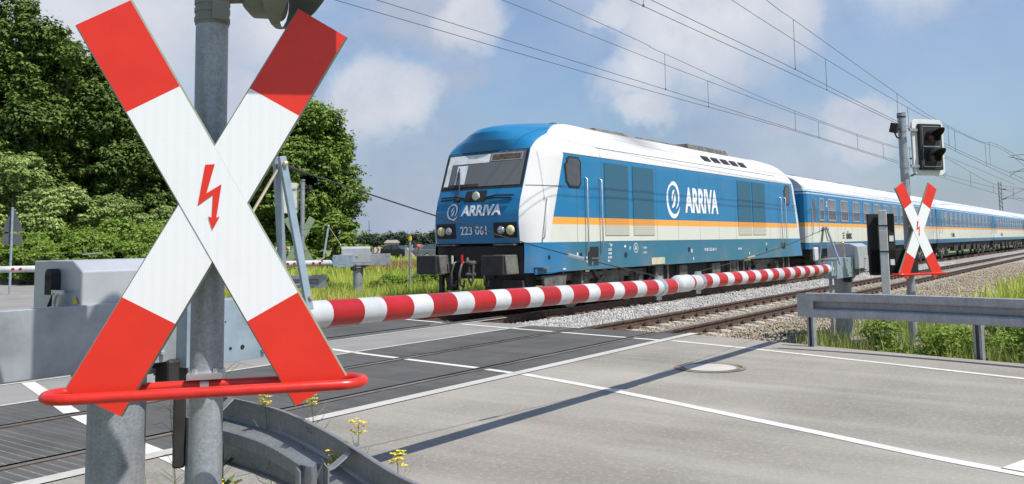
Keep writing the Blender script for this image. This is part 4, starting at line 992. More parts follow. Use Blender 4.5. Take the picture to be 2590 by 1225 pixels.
# buffers, coupling, plough
def buffers(xf, s, par):
    for yy in (-.875, .875):
        mb = MB(); x0 = xf
        mb.box((x0+s*.02, LY+yy, 1.05), (.05, .56, .40)); bo = mb.obj('buffer', M['rustdark'], par, bevel=.03)
        mb = MB(); mb.cyl((x0+s*.04, LY+yy, 1.05), (x0+s*.62, LY+yy, 1.05), .1, 18); mb.cyl((x0+s*.3, LY+yy, 1.05), (x0+s*.66, LY+yy, 1.05), .15, 18); mb.box((x0+s*.45, LY+yy, 1.05), (.42, .42, .40), top=(1, .8)); mb.obj('buffer_housing', M['bufferhouse'], bo, smooth=40, bevel=.02)
buffers(LX-.62, 1, lo); buffers(LX+LL+.62, -1, lo)
mb = MB(); mb.box((LX+.22, LY, 1.14), (.28, 2.3, .6)); mb.box((LX+.35, LY-.62, .62), (.35, 1.1, .5)); mb.box((LX+.25, LY+.3, .82), (.3, 1.4, .16)); mb.box((LX+.1, LY+.75, .66), (.2, .2, .35)); mb.obj('buffer_beam', M['dark'], lo, bevel=.02)
mb = MB(); mb.box((LX+LL-.3, LY, 1.1), (.3, 2.1, .6)); mb.obj('buffer_beam', M['dark'], lo, bevel=.02)
mb = MB(); mb.box((LX-.05, LY+.7, .40), (.12, 1.3, .03)); mb.box((LX-.02, LY+.95, .62), (.08, .1, .42)); mb.box((LX+.1, LY-.9, .55), (.1, .5, .35)); mb.box((LX-.02, LY-.75, .38), (.1, .7, .26), Matrix.Rotation(.3, 3, 'Y')); mb.obj('rail_guard', M['dark'], lo)
mb = MB(); mb.tube([(LX+.1, LY, 1.08), (LX-.2, LY, 1.08), (LX-.32, LY, 1.12), (LX-.3, LY, 1.2)], [.05, .05, .045, .02], 10); mb.tube([(LX-.18, LY-.06, 1.05), (LX-.22, LY-.08, .75), (LX-.2, LY, .62), (LX-.18, LY+.08, .75), (LX-.15, LY+.06, 1.0)], .025, 8); mb.cyl((LX-.2, LY-.12, .85), (LX-.2, LY+.12, .85), .03, 10); mb.obj('coupling', M['grease'], lo, smooth=60)
for yy in (-.38, .28, .5):
    mb = MB(); mb.tube([(LX+.05, LY+yy, 1.12), (LX-.14, LY+yy, 1.08), (LX-.2, LY+yy+.03, .85), (LX-.14, LY+yy+.06, .62), (LX, LY+yy+.08, .56), (LX+.06, LY+yy+.1, .7)], .024, 8); mb.obj('brake_hose', M['grease'], lo, smooth=60)
mb = MB(); mb.cyl((LX-.14, LY+.28, 1.06), (LX-.14, LY+.28, 1.26), .025, 8); mb.obj('tap_handle', M['redgloss'], lo)
mb = MB(); mb.cyl((LX-.14, LY+.55, 1.06), (LX-.14, LY+.55, 1.24), .025, 8); mb.obj('tap_handle', M['cream'], lo)
# front step plates under headlights
mb = MB()
for s in (-1, 1): mb.box((LX+.0, LY+s*.78, 1.46), (.2, .52, .035))
mb.obj('front_step', M['bufferhouse'], lo)
# bogies
def wheel(mb, x, y, r, s):
    mb.tube([(x, y, r), (x, y+s*.03, r), (x, y+s*.031, r), (x, y+s*.13, r)], [r*.5, r*.9, r, r], 28)
def bogie(par, xc, ax, r, style):
    for x in ax:
        mb = MB()
        for s in (-1, 1): wheel(mb, xc+x, LY+s*.68, r, s)
        mb.cyl((xc+x, LY-.9, r), (xc+x, LY+.9, r), .07, 10); mb.obj('wheelset', M['grease'], par, smooth=40)
    mb = MB()
    for s in (-1, 1):
        y = LY+s*1.02
        L_ = (ax[-1]-ax[0])+1.2
        mb.box((xc, y, .72), (L_, .12, .16)); mb.box((xc, y, .60), (L_*.35, .14, .2))
        for x in ax:
            mb.box((xc+x, y+s*.06, r), (.34, .2, .34)); mb.cyl((xc+x, y+s*.16, r), (xc+x, y+s*.2, r), .12, 14)
            for dx in (-.27, .27):
                for k in range(4): mb.cyl((xc+x+dx, y+s*.05, .50+.06*k), (xc+x+dx, y+s*.05, .535+.06*k), .085, 12)
            mb.tube([(xc+x+.45, y+s*.1, .4), (xc+x+.85, y+s*.14, .68)], .045, 8)
        mb.cyl((xc-.25, y, .78), (xc-.25, y, 1.0), .13, 12); mb.cyl((xc+.25, y, .78), (xc+.25, y, 1.0), .13, 12)
        mb.tube([(xc-.9, y+s*.1, .95), (xc-.5, y+s*.12, .5)], .05, 8)
    mb.box((xc, LY, .6), (L_*.7, 1.6, .2))
    mb.obj('bogie_frame', M['grease'], par, smooth=40)
bogie(lo, LX+3.8, (-1.35, 1.35), .55, 0); bogie(lo, LX+14.1, (-1.35, 1.35), .55, 0)
mb = MB(); mb.box((LX+8.9, LY, .62), (4.6, 2.3, .55)); mb.obj('fuel_tank', M['dark'], lo, bevel=.04)
for nm_, x, y, z, dx, dy, dz in (('battery_box', 6.25, -1.1, .62, .3, .3, .5), ('air_tank', 11.4, -1.1, .66, .35, .3, .4), ('pale_bracket', 5.9, -1.25, .6, .12, .1, .6), ('filter_box', 7.6, -1.22, .66, .5, .12, .34), ('filter_box', 9.9, -1.22, .62, .6, .12, .4)):
    mb = MB(); mb.box((LX+x, LY+y, z), (dx, dy, dz)); mb.obj(nm_, M['grease'], lo, bevel=.02)
for x in (6.0, 6.6, 11.0, 11.6, 12.1, 2.2, 1.4, 15.9, 16.5):
    mb = MB(); mb.box((LX+x, LY-1.2, .68), (.1, .16, .46)); mb.obj('frame_bracket', M['grease'], lo)
mb = MB(); mb.prism([(.55, .8), (1.5, .8), (1.35, .3), (.75, .28)], (LX-.1, YS+.06, 0), (1, 0, 0), (0, 0, 1), (0, 1, 0), .05); mb.obj('sand_box', M['bufferhouse'], lo)

# ================================================================== COACHES
def coach_body():
    prof = [(1.40, 1.08), (1.42, 1.3), (1.42, 3.15), (1.40, 3.32), (1.34, 3.48), (1.22, 3.64), (1.0, 3.80), (.7, 3.93), (.35, 4.01), (0, 4.04)]
    full = [(-y, z) for y, z in prof]+[(y, z) for y, z in reversed(prof[:-1])]
    return full
CLN = 25.9
def make_coach(x0, label):
    c = thing('coach', (x0, LY, 0), label, 'railway coach', 'blue and white coaches of the train')
    full = coach_body(); n = len(full); mb = MB()
    st = [(0, .90, 1.0), (.06, .97, 1.0), (.18, 1, 1)]; st = st+[(CLN-a, w, q) for a, w, q in reversed(st)]
    for x, w, q in st: mb.v += [(x0+x, LY+y*w, z if z < 3.4 else 3.4+(z-3.4)*(w)) for y, z in full]
    mb.f = [(i*n+k, i*n+k+1, (i+1)*n+k+1, (i+1)*n+k) for i in range(len(st)-1) for k in range(n-1)]+[tuple(range(n)), tuple((len(st)-1)*n+k for k in range(n-1, -1, -1)), tuple(i*n for i in range(len(st)))+tuple(i*n+n-1 for i in reversed(range(len(st))))]
    mb.mi = [0]*len(mb.f); mb.obj('body', M['coach'], c, smooth=35)
    ys = LY-1.42; firstw = None
    for i in range(13):
        if i == 0: xa, w = 1.42, .62
        elif i == 12: xa, w = CLN-2.05, .62
        else: xa, w = 2.55+(i-1)*1.885, 1.18
        if i in (0, 1):
            mb = MB(); z0, z1 = 2.17, 3.07; t_ = .06
            mb.prism([(0, z0), (w, z0), (w, z0+t_), (0, z0+t_)], (x0+xa, ys-.02, 0), (1, 0, 0), (0, 0, 1), (0, 1, 0), .03); mb.prism([(0, z1-t_), (w, z1-t_), (w, z1), (0, z1)], (x0+xa, ys-.02, 0), (1, 0, 0), (0, 0, 1), (0, 1, 0), .03)
            for a in (0, w-t_): mb.prism([(a, z0), (a+t_, z0), (a+t_, z1), (a, z1)], (x0+xa, ys-.02, 0), (1, 0, 0), (0, 0, 1), (0, 1, 0), .03)
            mb.box((x0+xa+w/2, ys-.008, 2.60), (w-.08, .016, .04))
            wo_ = mb.obj('window', M['silver'], c); wo_.location = (xa, 0, 0)
            for vv in wo_.data.vertices: vv.co.x -= xa
            mb = MB(); mb.box((x0+xa+w/2, ys-.003, 2.84), (w-.1, .006, .44)); mb.box((x0+xa+w/2, ys-.003, 2.40), (w-.1, .006, .37), mi=1)
            pn = mb.obj('pane', [M['coachglass'], M['coachglass2']], c)
            for vv in pn.data.vertices: vv.co.x -= xa
            pn.parent = wo_
            if i == 1: firstw = wo_; w0 = wo_
            else: smallw = wo_
        else:
            src = firstw if i < 12 else smallw; cc_ = src.copy(); COL.objects.link(cc_); cc_.location = (xa, 0, 0)
            for ch in src.children: d = ch.copy(); COL.objects.link(d); d.parent = cc_
    for xa in (.45, CLN-1.1):
        mb = MB(); mb.box((x0+xa+.32, ys-.001, 2.2), (.72, .012, 1.95)); d = mb.obj('door', M['coach'], c)
        mb = MB(); mb.box((x0+xa+.32, ys-.012, 2.58), (.3, .014, .86)); mb.obj('door_window', M['coachglass2'], d, bevel=.03)
        for dx in (-.05, .70): mb = MB(); mb.tube([(x0+xa+dx, ys-.01, 2.7), (x0+xa+dx, ys-.06, 2.68), (x0+xa+dx, ys-.06, 1.7), (x0+xa+dx, ys-.01, 1.68)], .014, 6); mb.obj('door_handrail', M['silver'], d)
    mb = MB(); mb.box((x0+CLN/2, LY, .92), (CLN-1.5, 2.4, .3)); 
    for k, (xx, ww, hh) in enumerate(((7.5, 1.6, .45), (10.2, 1.2, .55), (13, 2.2, .4), (16, 1.1, .5), (18, 1.4, .42))): mb.box((x0+xx, LY-.75, .72), (ww, 1.0, hh)); mb.box((x0+xx+.6, LY+.7, .72), (ww, .9, hh))
    mb.obj('underframe', M['dark'], c)
    bogie(c, x0+3.3, (-1.25, 1.25), .46, 1); bogie(c, x0+CLN-3.3, (-1.25, 1.25), .46, 1)
    for xe, s in ((x0-.02, -1), (x0+CLN+.02, 1)):
        mb = MB()
        for w_, q in ((1.15, .08), (1.1, .16), (1.15, .24)): mb.box((xe+s*q, LY, 2.4), (.06, w_, 2.3))
        mb.obj('gangway', M['black'], c)
        mb = MB()
        for yy in (-.875, .875): mb.cyl((xe, LY+yy, 1.05), (xe+s*.3, LY+yy, 1.05), .09, 12); mb.cyl((xe+s*.28, LY+yy, 1.05), (xe+s*.31, LY+yy, 1.05), .22, 16)
        mb.obj('buffer', M['grease'], c)
    mb = MB()
    for k in range(7): mb.box((x0+2.5+k*3.5, LY-.05, 4.07), (.5, .4, .07))
    mb.obj('roof_ventilator', M['silver'], c)
    return c
M['coachglass2'] = mat('coach_lower_window_glass', (.09, .095, .10), .12, var=.3, scale=.7)
c1 = make_coach(33.15, 'first coach behind the locomotive, with the lettering alex on its pale side')
mb = MB(); put_text(mb, 'alex', .46, (38.75, LY-1.428, 1.46), (1, 0, 0), (0, 0, 1), .02, 1.15)
for z in (1.49, 1.59, 1.69): mb.box((37.9, LY-1.428, z), (.26, .006, .05))
mb.obj('coach_name', M['slateblue'], c1)
mb = MB(); put_text(mb, '2', .3, (35.6, LY-1.43, 2.75), (1, 0, 0), (0, 0, 1), .008, 1.0); mb.obj('class_number', M['letter'], c1)
xx = 33.15+26.4
for lab in ('second coach of the train, behind the right-hand cross', 'third coach of the train, right of the cross', 'fourth coach of the train, close to the right edge', 'fifth coach, farthest one small at the right edge'):
    c = copy_tree(c1); c.location.x = xx; c['label'] = lab; xx += 26.4

# ================================================================== CATENARY
def wirepair(label, Yc, Ym, cont, mess, drops):
    """contact and messenger as (x,z) polylines, thin droppers between"""
    t = thing('overhead_wire', (cont[0][0], Yc, cont[0][1]), label, 'overhead wire', 'overhead wires of the railway')
    if Yc == 7.42:
        Yc = Ym = 7.62; k_ = 7.62/7.42; cont = [(a*k_, 1.49+(c-1.49)*k_) for a, c in cont]; mess = [(a*k_, 1.49+(c-1.49)*k_) for a, c in mess]
    def cr(pts, y, n=10): return catmull([(x, y, z) for x, z in pts], n)
    P1 = cr(cont, Yc); P2 = cr(mess, Ym)
    mb = MB(); mb.tube(P1, [.0052+.00013*max(0, p.x) for p in P1], 5); mb.obj('contact_wire', M['wire'], t)
    mb = MB(); mb.tube(P2, [.0048+.00012*max(0, p.x) for p in P2], 5); mb.obj('messenger_wire', M['wire'], t)
    def zat(P, x):
        for i in range(len(P)-1):
            if P[i].x <= x <= P[i+1].x: k = (x-P[i].x)/(P[i+1].x-P[i].x+1e-9); return P[i].z+(P[i+1].z-P[i].z)*k
        return P[-1].z
    for x in drops:
        mb = MB(); mb.tube([(x, Yc, zat(P1, x)), (x, Ym, zat(P2, x))], .005+.0001*x, 4); mb.box((x, Yc, zat(P1, x)+.01), (.05, .02, .05)); mb.obj('dropper', M['wire'], t)
wirepair('lower overhead wire pair above the train, with messenger sagging low', 11.42, 11.42, [(-30, 5.9), (16, 5.9), (36, 6.02), (52, 5.98), (70, 5.85), (135, 5.8), (200, 5.8)], [(-30, 7.9), (16, 7.03), (27.5, 6.85), (39, 6.79), (55, 6.85), (70, 7.5), (100, 6.75), (135, 7.5), (200, 7.0)], [27.4, 40, 52.5, 62, 85, 100, 118])
wirepair('upper overhead wire pair above the train', 11.46, 11.46, [(-30, 6.2), (16, 6.14), (36, 6.1), (55, 6.08), (70, 6.1), (120, 6.6)], [(-30, 8.8), (17.7, 7.49), (24.3, 7.24), (36.9, 6.91), (55.5, 6.95), (70, 7.6), (120, 7.6)], [24.2, 36.8, 47, 60])
wirepair('overhead wire pair above the empty near track', 7.42, 7.42, [(-20, 6.0), (14.2, 6.0), (24.1, 6.03), (36.3, 6.0), (75, 5.9), (140, 5.9)], [(-20, 8.6), (11, 7.6), (19.4, 7.16), (28, 6.99), (40.4, 6.91), (58, 7.2), (75, 7.7), (107, 7.0), (140, 7.7)], [15.2, 27.8, 40, 52, 64, 90])
wirepair('higher second overhead wire pair above the near track', 7.42, 7.42, [(-20, 6.25), (15.3, 6.2), (24.1, 6.2), (36.3, 6.09), (60, 6.1), (75, 6.2), (140, 6.6)], [(-20, 9.6), (10, 8.4), (21.9, 7.7), (24.7, 7.61), (38.1, 7.21), (45.2, 7.09), (60, 7.3), (75, 7.9), (140, 8)], [24.7, 38, 50, 66])
def mast(x, y, s, yc, label, lattice=False):
    t = thing('catenary_mast', (x, y, -.2), label, 'catenary mast', 'catenary masts')
    mb = MB()
    if lattice:
        for dx in (-.16, .16):
            for dy in (-.16, .16): mb.box((x+dx, y+dy, 4.2), (.07, .07, 8.8))
        for k in range(14):
            z = .2+.6*k
            for dy in (-.16, .16): mb.tube([(x-.16, y+dy, z), (x+.16, y+dy, z+.6)], .025, 4); mb.tube([(x+.16, y+dy, z), (x-.16, y+dy, z+.6)], .025, 4)
            for dx in (-.16, .16): mb.tube([(x+dx, y-.16, z), (x+dx, y+.16, z+.6)], .025, 4)
    else: mb.tube([(x, y, -.2), (x, y, 8.8)], [.2, .13], 14)
    mb.obj('mast_shaft', M['concrete'], t)
    mb = MB(); d = s
    mb.tube([(x, y, 6.1), (x, yc, 7.45)], .035, 6); mb.tube([(x, y, 7.6), (x, yc+.2*s*-1, 7.5)], .028, 6); mb.tube([(x, y+(yc-y)*.5, 6.75), (x, yc-.4*s, 6.25), (x, yc, 5.95)], .022, 6); mb.tube([(x, y, 6.3), (x, yc, 6.25)], .022, 6)
    mb.obj('cantilever', M['galv'], t)
    mb = MB()
    for z, z2 in ((6.1, 6.42), (7.6, 7.56)): a = Vector((x, y+(yc-y)*.1, z+(.135 if z < 7 else -.01))); c = Vector((x, y+(yc-y)*.24, z+(.33 if z < 7 else -.03))); mb.tube([a.lerp(c, k/10) for k in range(11)], [.05 if k % 2 else .09 for k in range(11)], 8)
    mb.obj('insulator', M['rustdark'], t)
mast(73, 14.2, -1, 11.42, 'mast behind the train whose bracket shows right of the signal'); mast(75, 3.9, 1, 7.42, 'mast on the near side with bracket entering at the right edge'); mast(131, 14.2, -1, 11.42, 'lattice mast above the last coaches near the right edge', True); mast(140, 3.9, 1, 7.42, 'distant mast on the near side of the tracks')

# ================================================================== SMALL THINGS ON THE RIGHT
t = thing('marker_board', (13.6, 3.02, -.2), 'pale square post with a black board strapped behind it, left of the right cross', 'marker board')
mb = MB(); mb.box((13.6, 3.02, .84), (.115, .115, 2.1), rz(.2)); mb.obj('post', M['cream2'] if 'cream2' in M else mat('pale_grey_post', (.55, .56, .52), .6), t, bevel=.008)
mb = MB(); R = rz(-math.radians(52)); cb = Vector((13.72, 3.08, 0))
mb.box(cb+v*1.40, (.40, .05, .88), R); mb.box(cb+R@Vector((.17, .0, 0))+v*1.12, (.72, .05, .38), R); bb = mb.obj('black_board', M['black'], t, bevel=.004)
for dz in (1.47, 1.12): mb = MB(); mb.box(cb+R@Vector((.14, -.03, 0))+v*dz, (.065, .006, .085), R); mb.obj('sticker', M['white'], bb)
mb = MB()
for dz in (1.66, 1.28): mb.box((13.6, 3.02, dz), (.125, .125, .02), rz(.2))
mb.obj('strap', M['black'], t)
# manhole
t = thing('manhole_cover', (9.7, 4.14, 0), 'round pale manhole cover with dark rim in the road', 'manhole cover')
N = 40
def ring(r0_, r1_, z, x=9.7, y=4.14): return [(x+r*math.cos(2*PI*k/N), y+r*math.sin(2*PI*k/N), z) for k in range(N) for r in (r0_, r1_)], [(2*k, 2*k+1, (2*k+3) % (2*N), (2*k+2) % (2*N)) for k in range(N)]
mb = MB(); mb.add([(9.7+.30*math.cos(2*PI*k/N), 4.14+.30*math.sin(2*PI*k/N), .008) for k in range(N)], [tuple(range(N))]); mb.obj('lid', M['kerb'], t)
mb = MB(); mb.add(*ring(.30, .345, .010)); mb.add(*ring(.365, .41, .010)); mb.obj('rim', mat('rusty_ring', (.24, .20, .15), .8), t)
# cable lying by the rail end, small kerb stone
t = MB(); t.tube([(13.2, 4.9, -.12), (14.2, 5.0, -.1), (15.0, 4.6, -.1), (15.6, 4.2, -.12)], .018, 6); tag(t.obj('ground_cable', M['black']), 'thin black cable lying on the ballast beside the near track', 'cable')

# ================================================================== VEGETATION
rng = np.random.default_rng(11)
def leaf_mesh(centres, radii, n, size, squash=1.0, shell=.55):
    """n leaf sprigs in clumps: each clump a ragged ball, leaves facing roughly outward"""
    m = len(centres); w_ = radii**1.6; idx = rng.choice(m, n, p=w_/w_.sum()); c = centres[idx]; r = radii[idx]; an = .65+.7*rng.random((m, 3)); an = an[idx]
    d = rng.normal(size=(n, 3)); d /= np.linalg.norm(d, axis=1)[:, None]
    ph = rng.random((m, 3))*6.3; lump = 1+.28*np.sin(d[:, 0]*5+ph[idx, 0])*np.sin(d[:, 1]*5+ph[idx, 1])+.18*np.sin(d[:, 2]*9+ph[idx, 2])
    rad = r*lump*(shell+(1-shell)*rng.random(n))**.8*(1+.35*(rng.random(n) > .88)*rng.random(n))
    p = c+d*rad[:, None]*an*np.array([1, 1, squash])
    nr = d*.8+rng.normal(size=(n, 3))*.45+np.array([0, 0, .75]); nr /= np.linalg.norm(nr, axis=1)[:, None]
    a = np.cross(nr, rng.normal(size=(n, 3))); a /= np.linalg.norm(a, axis=1)[:, None]; bb = np.cross(nr, a)
    s = size*(.6+.8*rng.random(n))[:, None]
    v = np.stack([p-a*s*.5, p-bb*s*.32+nr*s*.08, p+a*s*.6, p+bb*s*.32+nr*s*.08], 1)
    F = (np.arange(n)*4)[:, None]+np.arange(4)[None]
    return v.reshape(-1, 3), F
def make_tree(name, loc, H, Wd, label, leaves, size, m, seed, group, trunk=.25, nclump=60, cat='tree'):
    global rng
    rng = np.random.default_rng(seed); t = thing(name, loc, label, cat, group)
    x, y, z = loc
    z0 = H*trunk*.55; cen = []; rad = []
    for i in range(nclump*2):
        d = rng.normal(size=3); d /= np.linalg.norm(d); k = (.55+.45*rng.random())
        hz = (z0+H)/2; e = np.array([Wd/2*.80*d[0]*k, Wd/2*.80*d[1]*k, (H-z0)/2*.86*d[2]*k])
        cen.append(np.array([0, 0, hz])+e); rad.append(Wd*(.035+.10*rng.random()**1.6))
    V_, F_ = leaf_mesh(np.array(cen), np.array(rad), leaves, size, .8)
    cr = np_mesh('crown', V_, F_, m, parent=t)
    mb = MB(); lim = []
    mb.tube([(x, y, z-.1), (x+.05, y, z+H*.25), (x-.05, y+.05, z+H*.55), (x, y, z+H*.85)], [Wd*.035, Wd*.028, Wd*.018, Wd*.006], 8)
    for i in range(12):
        c = cen[rng.integers(0, nclump)]; b0 = Vector((x, y, z+H*(.22+.4*rng.random()))); e = Vector((x+c[0], y+c[1], z+c[2])); md = b0.lerp(e, .5)+Vector((0, 0, -.04*H))
        mb.tube([b0, md, e], [Wd*.014, Wd*.009, Wd*.003], 5)
    mb.obj('trunk', M['bark'], t, smooth=60)
    return t
def place(px, depth):                                    # bearing in the picture -> spot on the plan at that distance
    a = AZ-math.atan((px-1295)/2189); d = depth/math.cos(math.atan((px-1295)/2189)); return d*math.cos(a), d*math.sin(a)
def pl(t, px, depth, sc=1.0, rot=0.0, lab=None, zsc=1.0):
    c = copy_tree(t); X, Y = place(px, depth); c.location = (X, Y, -.1); c.scale = (sc, sc, sc*zsc); c.rotation_euler = (0, 0, rot)
    if lab: c['label'] = lab
    return c
GW = 'dark trees of the wood on the left'
X, Y = place(770, 52); make_tree('tree', (X, Y, -.1), 10.9, 7.2, 'round green tree standing alone between the near cross and the locomotive', 130000, .19, M['leafmid'], 21, None, .05, 190)
X, Y = place(640, 55); make_tree('tree', (X, Y, -.1), 9.2, 7.2, 'dark tree behind the near cross, left of the lone round tree', 50000, .2, M['leafdark'], 22, None, .05, 70)
X, Y = place(60, 52); ta = make_tree('tree', (X, Y, -.1), 18.3, 9.5, 'tallest dark tree at the left edge of the picture', 130000, .22, M['leafdark'], 23, GW, .05, 160)
X, Y = place(250, 54); tb = make_tree('tree', (X, Y, -.1), 15.0, 8.6, 'broad dark tree behind the left arm of the near cross', 120000, .21, M['leafdark'], 24, GW, .04, 150)
pl(tb, 355, 57, .93, 2.1, 'dark tree at the right end of the wood, by the cross arm'); pl(tb, 150, 58, 1.04, 1.2, 'dark tree second from the left edge of the wood'); pl(ta, -90, 56, 1.0, 2.5, 'dark tree half outside the left edge'); pl(ta, 200, 66, .92, 4.0, 'dark tree deep in the wood behind the broad one')
pl(tb, 440, 60, .84, 4.4, 'dark tree hidden mostly by the near cross'); pl(ta, 40, 68, .95, 1.0, 'dark tree far back at the left edge of the wood')
GS = 'pale green bushes in front of the wood'
X, Y = place(30, 44); s1 = make_tree('bush', (X, Y, -.1), 6.8, 5.6, 'tall pale green bush at the left picture edge', 48000, .17, M['leaflight'], 31, GS, 0, 60, 'bush')
X, Y = place(200, 43); s2 = make_tree('bush', (X, Y, -.1), 5.2, 4.4, 'pale green bush in front of the wood, left of the cross arm', 34000, .16, M['leaflight'], 32, GS, 0, 45, 'bush')
pl(s2, 110, 42, .95, 1.4, 'pale bush between the two tallest pale bushes'); pl(s1, 285, 46, .68, 2.2, 'pale bush just left of the cross, lower than its neighbours'); pl(s2, 395, 45, .8, 3.3, 'low pale bush touching the cross arm'); pl(s1, -80, 43, .95, 3, 'pale bush cut by the left picture edge')
X, Y = place(850, 44); make_tree('bush', (X, Y, -.1), 3.4, 2.8, 'small light bush in front of the lone round tree', 8000, .2, M['leaffresh'], 33, None, 0, 30, 'bush')
GB = 'low green hedge shrubs along the far road'
X, Y = place(60, 39); s3 = make_tree('shrub', (X, Y, -.1), 2.3, 3.4, 'low fresh green shrub at the far left', 18000, .12, M['leaffresh'], 34, GB, 0, 40, 'shrub')
labs = ['low fresh green shrub second from left', 'low shrub above the grey drive cabinet', 'low shrub over the middle of the grey cabinet', 'low shrub touching the cross arm above the cabinet', 'low shrub right behind the cross centre', 'low shrub right of the thin signpost', 'low shrub on the bank behind the bushes', 'low shrub beside the cross arm on the bank']
for i, (px, dp, sc) in enumerate(((150, 38, .9), (230, 39, 1.1), (310, 38, .95), (385, 40, 1.15), (470, 40, 1.1), (100, 41, 1.25), (260, 42, 1.3), (350, 42, 1.35))): pl(s3, px, dp, sc, i*1.3, labs[i])
for i, (px, dp, sc, lb) in enumerate(((690, 40, .7, 'low shrub seen between the barrier stay legs'), (740, 46, .8, 'low shrub under the lone round tree'), (912, 70, .75, 'yellowish shrub at the right foot of the round tree'), (1075, 26.5, .36, 'leafy weed clump left of the locomotive front'), (1000, 25, .34, 'leafy weed clump under the thin yellow-capped post'), (960, 24, .3, 'leafy weed clump right of the far barrier post'), (800, 25.5, .34, 'leafy weed clump below the far guardrail'), (850, 24.5, .26, 'leafy weed clump left of the far barrier post'), (1140, 26, .34, 'leafy weed clump under the locomotive buffer'))): pl(s3, px, dp, sc, i*2.1, lb)

# grass: countless blades
def blades(name, label, m, regions, lean=.35):
    Vs = []; Fs = []; k = 0
    for fn, n, h0, h1, w in regions:
        x, y, z = fn(n); n = len(x)
        a = rng.random(n)*2*PI; hh = h0+(h1-h0)*rng.random(n)**1.5; ww = w*(.6+.8*rng.random(n))
        dx = np.cos(a)*ww/2; dy = np.sin(a)*ww/2; lx = (rng.random(n)-.5)*2*lean*hh; ly = (rng.random(n)-.5)*2*lean*hh
        v0 = np.stack([x-dx, y-dy, z], 1); v1 = np.stack([x+dx, y+dy, z], 1); v2 = np.stack([x+lx*.4+dx*.7, y+ly*.4+dy*.7, z+hh*.6], 1); v3 = np.stack([x+lx*.4-dx*.7, y+ly*.4-dy*.7, z+hh*.6], 1)
        v4 = np.stack([x+lx, y+ly, z+hh], 1)
        Vs.append(np.stack([v0, v1, v2, v3, v4], 1).reshape(-1, 3))
        o = np.arange(n)*5+k
        Fs.append(np.concatenate([np.stack([o, o+1, o+2], 1), np.stack([o, o+2, o+3], 1), np.stack([o+3, o+2, o+4], 1)])); k += 5*n
    o = np_mesh(name, np.concatenate(Vs), np.concatenate(Fs), m); tag(o, label, None, None, 'stuff'); return o
def in_road(x, y):                                     # far road corridor, kept clear of grass
    cx = np.interp(y, [12, 18, 26, 36, 46, 50, 56], [9, 9, 10.5, 14.5, 27, 36, 60]); hw = np.interp(y, [12, 26, 36, 46, 56], [5.2, 5.2, 6.5, 11, 14]); return np.abs(x-cx) < hw
def poly_far(r0_, r1_, x_lo=-1, px0=560, px1=1330):
    def f(n):
        px = px0+(px1-px0)*rng.random(n); dp = r0_+(r1_-r0_)*rng.random(n)**1.3
        a = AZ-np.arctan((px-1295)/2189); d = dp/np.cos(np.arctan((px-1295)/2189)); x = d*np.cos(a); y = d*np.sin(a)
        k = (y > 14.4) & ~in_road(x, y); return x[k], y[k], np.full(k.sum(), -.06)
    return f
blades('meadow_grass', 'tall yellow-green grass beyond the tracks', M['grass'], [(poly_far(19, 34), 60000, .18, .62, .022), (poly_far(34, 110), 50000, .25, .75, .06), (poly_far(30, 60, px0=-60, px1=560), 26000, .3, .9, .05)])
blades('dry_grass', 'reddish brown dry grass strip in the meadow', M['drygrass'], [(poly_far(38, 50, px0=900, px1=1330), 26000, .3, .85, .035), (poly_far(43, 46, px0=300, px1=420), 600, .8, 2.6, .03), (poly_far(40, 44, px0=80, px1=170), 1500, .5, 1.8, .03)])
def verge(n):
    x = 11.6+18*rng.random(n)**1.6; y = 4.3-7.5*rng.random(n)**1.1
    xe = np.interp(y, [-5, -1, 1.1, 3.2, 4.7], [10.5, 11.3, 11.85, 12.4, 12.8])
    clump = np.sin(x*2.3+1)*np.sin(y*3.1+x)+.6*np.sin(x*5.1)*np.sin(y*6.3)
    k = (x > xe+.08) & ((clump > -.15) | (rng.random(n) < .2)) & (x < 24-(y-1)*2); return x[k], y[k], np.full(k.sum(), -.2)
blades('verge_grass', 'green weeds and grass under the right guardrail', M['vergegrass'], [(verge, 34000, .08, .40, .013), (verge, 1500, .4, .7, .010)])
blades('dry_grass', 'dry yellow grass tufts among the weeds under the right guardrail', M['dryverge'], [(verge, 12000, .08, .45, .010)])
def verge2(n):
    x = 20+60*rng.random(n); y = 3.2-6*rng.random(n); return x, y, np.full(n, -.2)
blades('verge_grass', 'grass on the bank at the right edge', M['grass'], [(verge2, 16000, .2, .7, .04)])
def nearg(n):
    y = 1.2+2.9*rng.random(n); x0_ = np.interp(y, [1.2, 2, 2.73, 3.7, 4.1], [1.85, 2.12, 2.46, 2.72, 2.76]); x = x0_+.30*(rng.random(n)-.5)
    k = rng.random(n) < .5+.5*np.sin(y*9); return x[k], y[k], np.zeros(k.sum())
blades('verge_grass', 'sparse weeds along the foot of the near guardrail', M['vergegrass'], [(nearg, 1500, .05, .3, .006)])

